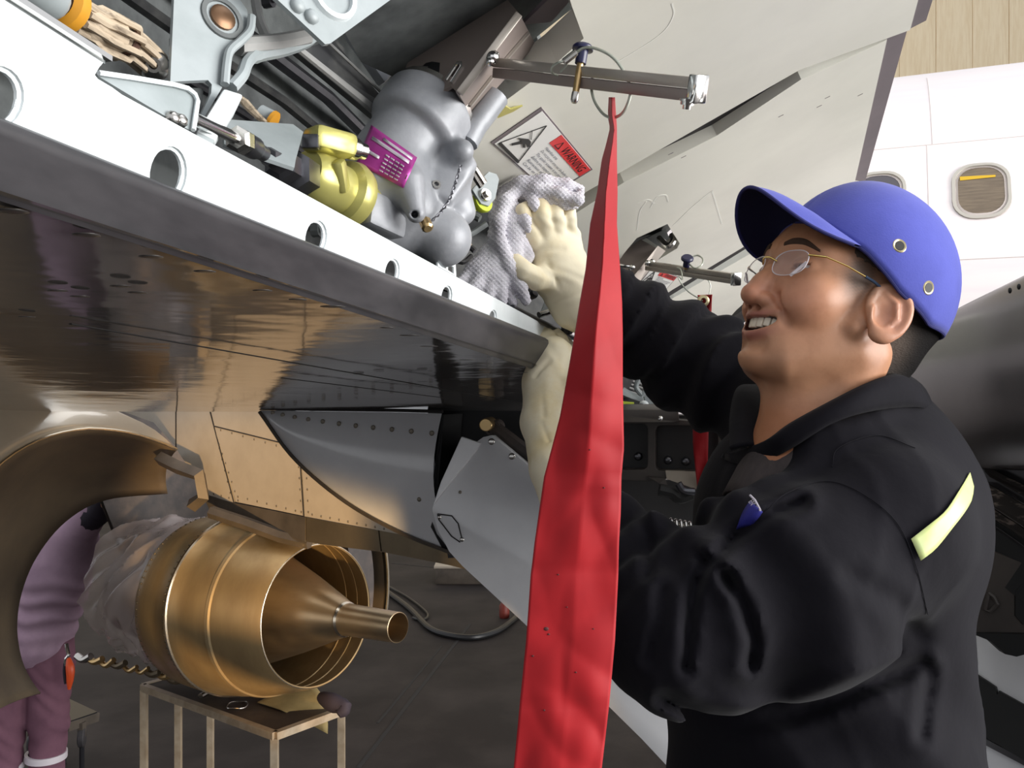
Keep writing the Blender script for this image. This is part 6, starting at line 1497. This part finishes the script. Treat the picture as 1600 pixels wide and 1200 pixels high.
panel('edge_strip', p_, [(1490, 1128), (1532, 1148), (1950, 1368), (1950, 1377), (1532, 1158), (1490, 1138)], 'flap_dark', fl2, 0.012, off=0.012)

# ------------------------------------------------------------------ flap beam seen between the streamer and the mechanic
fb = thing('flap_beam', 'brown grey flap support beam with square pockets below the raised sleeve', 'support beam', P(1030, 760, 2.1))
p_ = Plane(P(980, 700, 2.10), P(1110, 705, 2.05), P(1000, 760, 2.10))
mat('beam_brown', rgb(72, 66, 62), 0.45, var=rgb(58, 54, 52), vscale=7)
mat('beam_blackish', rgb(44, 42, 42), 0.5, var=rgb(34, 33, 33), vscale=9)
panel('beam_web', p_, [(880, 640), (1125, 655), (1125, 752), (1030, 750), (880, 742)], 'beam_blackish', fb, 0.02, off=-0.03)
def rr_px(x0, y0, x1, y1, r=9):
    return [(cx + r * math.cos(math.radians(a)), cy + r * math.sin(math.radians(a))) for cx, cy, a0 in ((x1 - r, y1 - r, 0), (x0 + r, y1 - r, 90), (x0 + r, y0 + r, 180), (x1 - r, y0 + r, 270)) for a in (a0, a0 + 30, a0 + 60, a0 + 90)]
panel('beam_frame', p_, [(880, 640), (1130, 662), (1130, 756), (1045, 748), (1015, 752), (880, 748)], 'beam_brown', fb, 0.03, holes=[rr_px(900, 662, 1012, 734), rr_px(1024, 665, 1122, 736)], bevel=0.002)
b = MB(); b.prism(PP([(880, 640, 2.10), (1060, 640, 2.05), (1062, 660, 2.05), (880, 660, 2.06)]), (0, 0.06, 0.012)); b.build('top_flange', 'beam_brown', fb, bevel=0.003)
for (x, y) in ((995, 716), (1042, 722), (1070, 724)): rivet('bolt', p_.at(x, y, -0.028), p_.n, 0.010, 0.008, 'dark_steel', fb)
rivet('bolt', P(1032, 654, 2.03), (0, -1, .3), 0.006, 0.004, 'bright_steel', fb)
panel('pale_strip', p_, [(1040, 735), (1130, 738), (1130, 772), (1088, 764), (1042, 748)], 'pylon_paint', fb, 0.01, off=0.004)
b = MB(); b.prism(PP([(1012, 745, 2.08), (1040, 748, 2.06), (1046, 770, 2.05), (1030, 755, 2.06)]), (0, 0.05, 0)); b.build('gusset', 'beam_brown', fb, smooth=False)
for a, r, m in (([(1030, 765, 2.0), (1050, 770, 2.0), (1062, 778, 2.0), (1080, 772, 2.0)], .014, 'chip_black'), ([(1060, 755, 1.98), (1068, 766, 1.98), (1085, 768, 1.98)], .008, 'dark_steel')):
    b = MB(); b.tube(cp(a, 4), r, 8); b.build('hose', m, fb)
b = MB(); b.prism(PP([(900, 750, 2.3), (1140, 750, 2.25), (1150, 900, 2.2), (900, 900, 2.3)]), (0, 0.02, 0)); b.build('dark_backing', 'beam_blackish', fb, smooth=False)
b = MB(); a0, a1 = P(1012, 820, 1.92), P(1085, 834, 1.90); ax_ = (a1 - a0); u_ = Vector((0, 0, 1)); v_ = Vector((0, 1, 0))
b.tube([a0 + ax_ * (i / 140.0) + (u_ * math.cos(i * 2 * math.pi / 14) + v_ * math.sin(i * 2 * math.pi / 14)) * 0.022 for i in range(141)], 0.0034, 6); b.build('coil_spring', 'steel', fb)
# wiring rack and ladder brackets above the beam
wr = thing('wiring_rack', 'rack of cables and white brackets between the streamer and the raised sleeve', 'wiring', P(1000, 635, 2.3))
for i in range(6):
    b = MB(); b.tube(PP([(965, 582 + i * 6, 2.30), (1000, 593 + i * 6, 2.35), (1045, 612 + i * 6, 2.42)]), 0.0026, 6); b.build('cable', 'grey_paint_dull', wr)
for q in ([(1000, 580, 2.28), (998, 592, 2.28), (994, 605, 2.28), (1003, 618, 2.28)], [(1016, 598, 2.28), (1010, 610, 2.28), (1003, 618, 2.28), (1002, 624, 2.28)], [(980, 560, 2.28), (978, 578, 2.28)]):
    b = MB(); b.tube(cp(q, 4), 0.0065, 8); b.build('cable_bracket', 'primer', wr)
b = MB(); b.prism(PP([(968, 575, 2.25), (976, 580, 2.25), (978, 603, 2.25), (968, 603, 2.25)]), (0, .01, 0)); b.build('white_plate', 'beam_white', wr, smooth=False)
b = MB(); b.prism(PP([(966, 600, 2.22), (1005, 622, 2.24), (1003, 628, 2.24), (985, 622, 2.23), (966, 614, 2.22)]), (0, .03, 0)); b.build('channel', 'primer', wr, smooth=False)
p2_ = Plane(P(1005, 620, 2.20), P(1035, 630, 2.2), P(1010, 640, 2.2))
panel('clip_box', p2_, [(1007, 620), (1014, 616), (1032, 624), (1035, 641), (1010, 640)], 'primer', wr, 0.02, holes=[rr_px(1022, 627, 1033, 638, 3)])
b = MB(); b.sphere(P(1006, 632, 2.19), (.012, .012, .010), 10, 8); b.build('grommet', 'beam_white', wr)
b = MB(); b.tube(PP([(965, 632, 2.22), (990, 634, 2.22)]), 0.009, 8); b.build('green_pipe', 'lime', wr)
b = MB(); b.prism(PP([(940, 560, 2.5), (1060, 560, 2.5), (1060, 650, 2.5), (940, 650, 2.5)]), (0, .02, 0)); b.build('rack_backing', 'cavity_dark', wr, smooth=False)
b = MB(); b.prism(PP([(978, 578, 2.4), (996, 580, 2.4), (994, 590, 2.4), (978, 586, 2.4)]), (0, .02, 0)); b.build('terminal', 'primer', wr, smooth=False)

# ------------------------------------------------------------------ work stand, tools and trolley
mat('frame_steel', rgb(176, 160, 138), 0.4, metal=0.3, var=rgb(150, 132, 108), vscale=12)
mat('stand_top', rgb(56, 46, 40), 0.6, var=rgb(92, 76, 58), vscale=6, vfac=(0.5, 0.8))
mat('canvas', rgb(150, 132, 88), 0.8, var=rgb(128, 112, 72), vscale=12)
mat('tool_dark', (0.03, 0.03, 0.035), 0.35, metal=0.6)
TZ = 1.03
def onz(px, py, z=TZ): return P(px, py, (CAMZ - z) * FPX / (py - 600.0))
stand = thing('work_stand', 'steel framed work stand with dark top under the exhaust nozzle', 'work stand', (onz(330, 1100).x, onz(330, 1100).y, 0))
C0, C1, C2 = onz(223, 1070), onz(430, 1145), onz(536, 1106); C3 = C0 + (C2 - C1)
cc = (C0 + C1 + C2 + C3) / 4
b = MB(); b.prism([C0, C1, C2, C3], (0, 0, -0.02)); b.build('stand_top', 'stand_top', stand, smooth=False)
for a, c in ((C0, C1), (C1, C2), (C2, C3), (C3, C0)):
    b = MB(); b.beam(a + Vector((0, 0, -0.012)), c + Vector((0, 0, -0.012)), 0.03, 0.032); b.build('top_rail', 'frame_steel', stand, smooth=False)
    a2, c2 = a.copy(), c.copy(); a2.z = c2.z = 0.30; b = MB(); b.beam(a2, c2, 0.022, 0.022); b.build('lower_rail', 'frame_steel', stand, smooth=False)
for c in (C0, C1, C2, C3, C0.lerp(C1, 0.0) + (C3 - C0) * 0.5):
    q = c.lerp(cc, 0.015); b = MB(); b.box((q.x, q.y, TZ / 2 - 0.012), (0.015, 0, 0), (0, 0.015, 0), (0, 0, TZ / 2 - 0.012)); b.build('leg', 'frame_steel', stand, smooth=False)
tl_ = thing('ratchet_tool', 'dark ratchet driver lying on the work stand under the nozzle', 'tool', onz(335, 1085))
b = MB(); b.tube([onz(313, 1092) + Vector((0, 0, .012)), onz(330, 1083) + Vector((0, 0, .014)), onz(345, 1076) + Vector((0, 0, .014)), onz(365, 1072) + Vector((0, 0, .016))], [.014, .015, .012, .010], 10); b.build('handle', 'steel', tl_)
b = MB(); b.lathe(onz(365, 1072) + Vector((0, 0, .002)), (0, 0, 1), [(0, .0001), (0, .02), (.03, .02), (.035, .012), (.035, .0001)], 14); b.build('ratchet_head', 'steel', tl_)
for (x, y) in ((318, 1088), (326, 1084), (334, 1080)):
    b = MB(); b.sphere(onz(x, y) + Vector((0, -.006, .026)), .004, 8, 6); b.build('handle_stud', 'bright_steel', tl_)
wi = thing('wire_coil', 'small loop of locking wire on the work stand', 'wire', onz(370, 1102))
b = MB(); b.tube([onz(371, 1103) + Vector((.045 * math.cos(a), .05 * math.sin(a), .004 + .003 * math.sin(3 * a))) for a in np.linspace(0, 12, 60)], .003, 6); b.build('wire', 'steel', wi)
so_ = thing('socket', 'dark socket beside the ratchet driver on the stand', 'tool', onz(362, 1086))
b = MB(); b.lathe(onz(362, 1088) + Vector((0, 0, .0)), (0, 0, 1), [(0, .0001), (0, .018), (.03, .018), (.035, .014), (.035, .0001)], 14); b.build('socket_body', 'tool_dark', so_)
cl = thing('canvas_cover', 'mustard canvas piece slung over the right corner of the work stand', 'canvas', onz(500, 1115))
qa = [onz(402, 1101) + Vector((0, 0, .012)), onz(478, 1075) + Vector((0, 0, .05)), onz(516, 1112) + Vector((0, 0, .03)), onz(512, 1112) + Vector((0, 0, -.10)), onz(470, 1122) + Vector((0, 0, .012))]
rows = []
for i in range(9):
    w = i / 8.0; e0 = qa[0].lerp(qa[1], w); e1 = (qa[0].lerp(qa[4], 0.4)).lerp(qa[2], w) if w < 1 else qa[2]; e2 = qa[0].lerp(qa[4], 0.6).lerp(qa[3], w)
    rows.append([(e0 * (1 - k / 8.0) ** 2 + e1 * 2 * (k / 8.0) * (1 - k / 8.0) + e2 * (k / 8.0) ** 2) + Vector((0, 0, .03 * math.sin(math.pi * k / 8.0) * w)) for k in range(9)])
b = MB(); b.grid(rows); b.build('canvas_sheet', 'canvas', cl, solid=.004, auto=180)
bg_ = thing('dark_bag', 'dark rolled bag at the right end of the work stand', 'bag', onz(530, 1110))
b = MB(); b.tube(cp([(500, 1088, 3.98), (520, 1098, 3.94), (538, 1106, 3.92), (528, 1116, 3.90)], 4), [.02, .03, .035, .04, .04, .04, .035, .035, .035, .03, .03, .025, .02], 12); b.build('bag_roll', 'sleeve_black', bg_)
tro = thing('trolley', 'low dark trolley on castors beside the second mechanic', 'trolley', on_floor(120, 1215))
TD = 5.6
tz = CAMZ - (1112 - 600) / FPX * TD
b = MB(); b.prism([P(60, 1095, 5.75), P(100, 1088, 6.0), P(152, 1112, 5.55), P(105, 1128, 5.3), P(60, 1125, 5.35)], (0, 0, -0.05)); b.build('deck', 'tool_dark', tro, smooth=False)
b = MB(); b.beam(P(105, 1136, 5.3), P(152, 1120, 5.55), 0.03, 0.05); b.build('deck_rail', 'pylon_dark', tro, smooth=False)
for (x, y, dd) in ((128, 1152, 5.40), (50, 1160, 5.3), (100, 1120, 5.9)):
    c = P(x, y, dd); b = MB(); b.lathe(c, (1, 0.25, 0), [(-.018, .0001), (-.018, .05), (-.012, .058), (.012, .058), (.018, .05), (.018, .0001)], 20); b.build('castor_wheel', 'rubber', tro)
    b = MB(); b.beam(c, c + Vector((0, 0, .09)), .05, .03, up=(1, 0, 0)); b.build('castor_fork', 'pylon_dark', tro, smooth=False)
# lowered undercarriage of the trolley so that it stands on the floor
for (x, y, dd) in ((128, 1152, 5.40), (50, 1160, 5.3), (100, 1120, 5.9)):
    c = P(x, y, dd); b = MB(); b.cyl((c.x, c.y, 0), (c.x, c.y, c.z - .05), 0.015, 8); b.build('support_post', 'tool_dark', tro)

# air hose on the floor
mat('bottle_red', (0.18, 0.03, 0.02), 0.5)
mat('hose_black', (0.010, 0.010, 0.011), 0.4)
ho = [(600, 925), (640, 955), (670, 985), (700, 997), (740, 1001), (775, 992), (800, 975), (812, 965), (840, 955)]
b = MB(); b.tube([on_floor(x, y) + Vector((0, 0, .03)) for x, y in [tuple(q) for q in crv(ho, 6)]], 0.030, 10); hs = b.build('air_hose', 'hose_black'); tag(hs, 'black air hose curling across the floor behind the tail cone', 'hose')
b = MB(); b.tube([on_floor(x, y) + Vector((0, 0, .02)) for x, y in [tuple(q) for q in crv([(600, 915), (640, 938), (668, 962), (660, 972), (645, 968)], 6)]], 0.014, 8); h2 = b.build('power_cable', 'hose_black'); tag(h2, 'thin dark cable lying beside the air hose near the exhaust', 'cable')
fe = thing('red_bottle', 'small red bottle standing on the floor beyond the fairing edge', 'bottle', on_floor(788, 965))
c = on_floor(788, 965); b = MB(); b.lathe(c, (0, 0, 1), [(0, .0001), (0, .05), (.02, .055), (.13, .055), (.17, .03), (.19, .02), (.19, .0001)], 18); b.build('bottle_body', 'bottle_red', fe)
b = MB(); b.cyl(c + Vector((0, 0, .18)), c + Vector((0, 0, .24)), 0.02, 10); b.build('bottle_cap', 'tool_dark', fe)
cr = thing('pale_crate', 'pale flat crate on the far floor under the wing', 'crate', on_floor(730, 905))
c = on_floor(735, 905); b = MB(); b.box(c + Vector((0, 0, .10)), (.42, 0, 0), (0, .3, 0), (0, 0, .10), .01); b.build('crate_body', 'pylon_dark', cr); b = MB(); b.box(c + Vector((0, 0, .215)), (.44, 0, 0), (0, .32, 0), (0, 0, .015), .005); b.build('crate_lid', 'pylon_paint', cr)

# platform that carries the mechanic (below the picture)
mat('platform_steel', rgb(110, 112, 116), 0.5, metal=0.4)
pt = thing('work_platform', 'steel work platform under the mechanic\'s boots', 'platform', (0.5, 1.1, 0))
b = MB(); b.box((0.45, 1.1, 0.93), (0.55, 0, 0), (0, 0.45, 0), (0, 0, 0.02), 0.005); b.build('deck', 'platform_steel', pt)
for x in (-0.06, 0.96):
    for y in (0.68, 1.52):
        b = MB(); b.cyl((x, y, 0), (x, y, 0.92), 0.025, 12); b.build('leg', 'platform_steel', pt)

# repeats share a group
GROUPS = {'spoiler': 'raised spoilers along the wing', 'spoiler_lock': 'spoiler lock tools', 'lock_pin': 'quick release lock pins', 'warning_placard': 'warning placards on the spoilers', 'warning_streamer': 'red warning streamers', 'person': 'aircraft mechanics'}
for o in list(bpy.data.objects):
    k = o.name.split('.')[0]
    if o.parent is None and k in GROUPS and 'label' in o: o['group'] = GROUPS[k]
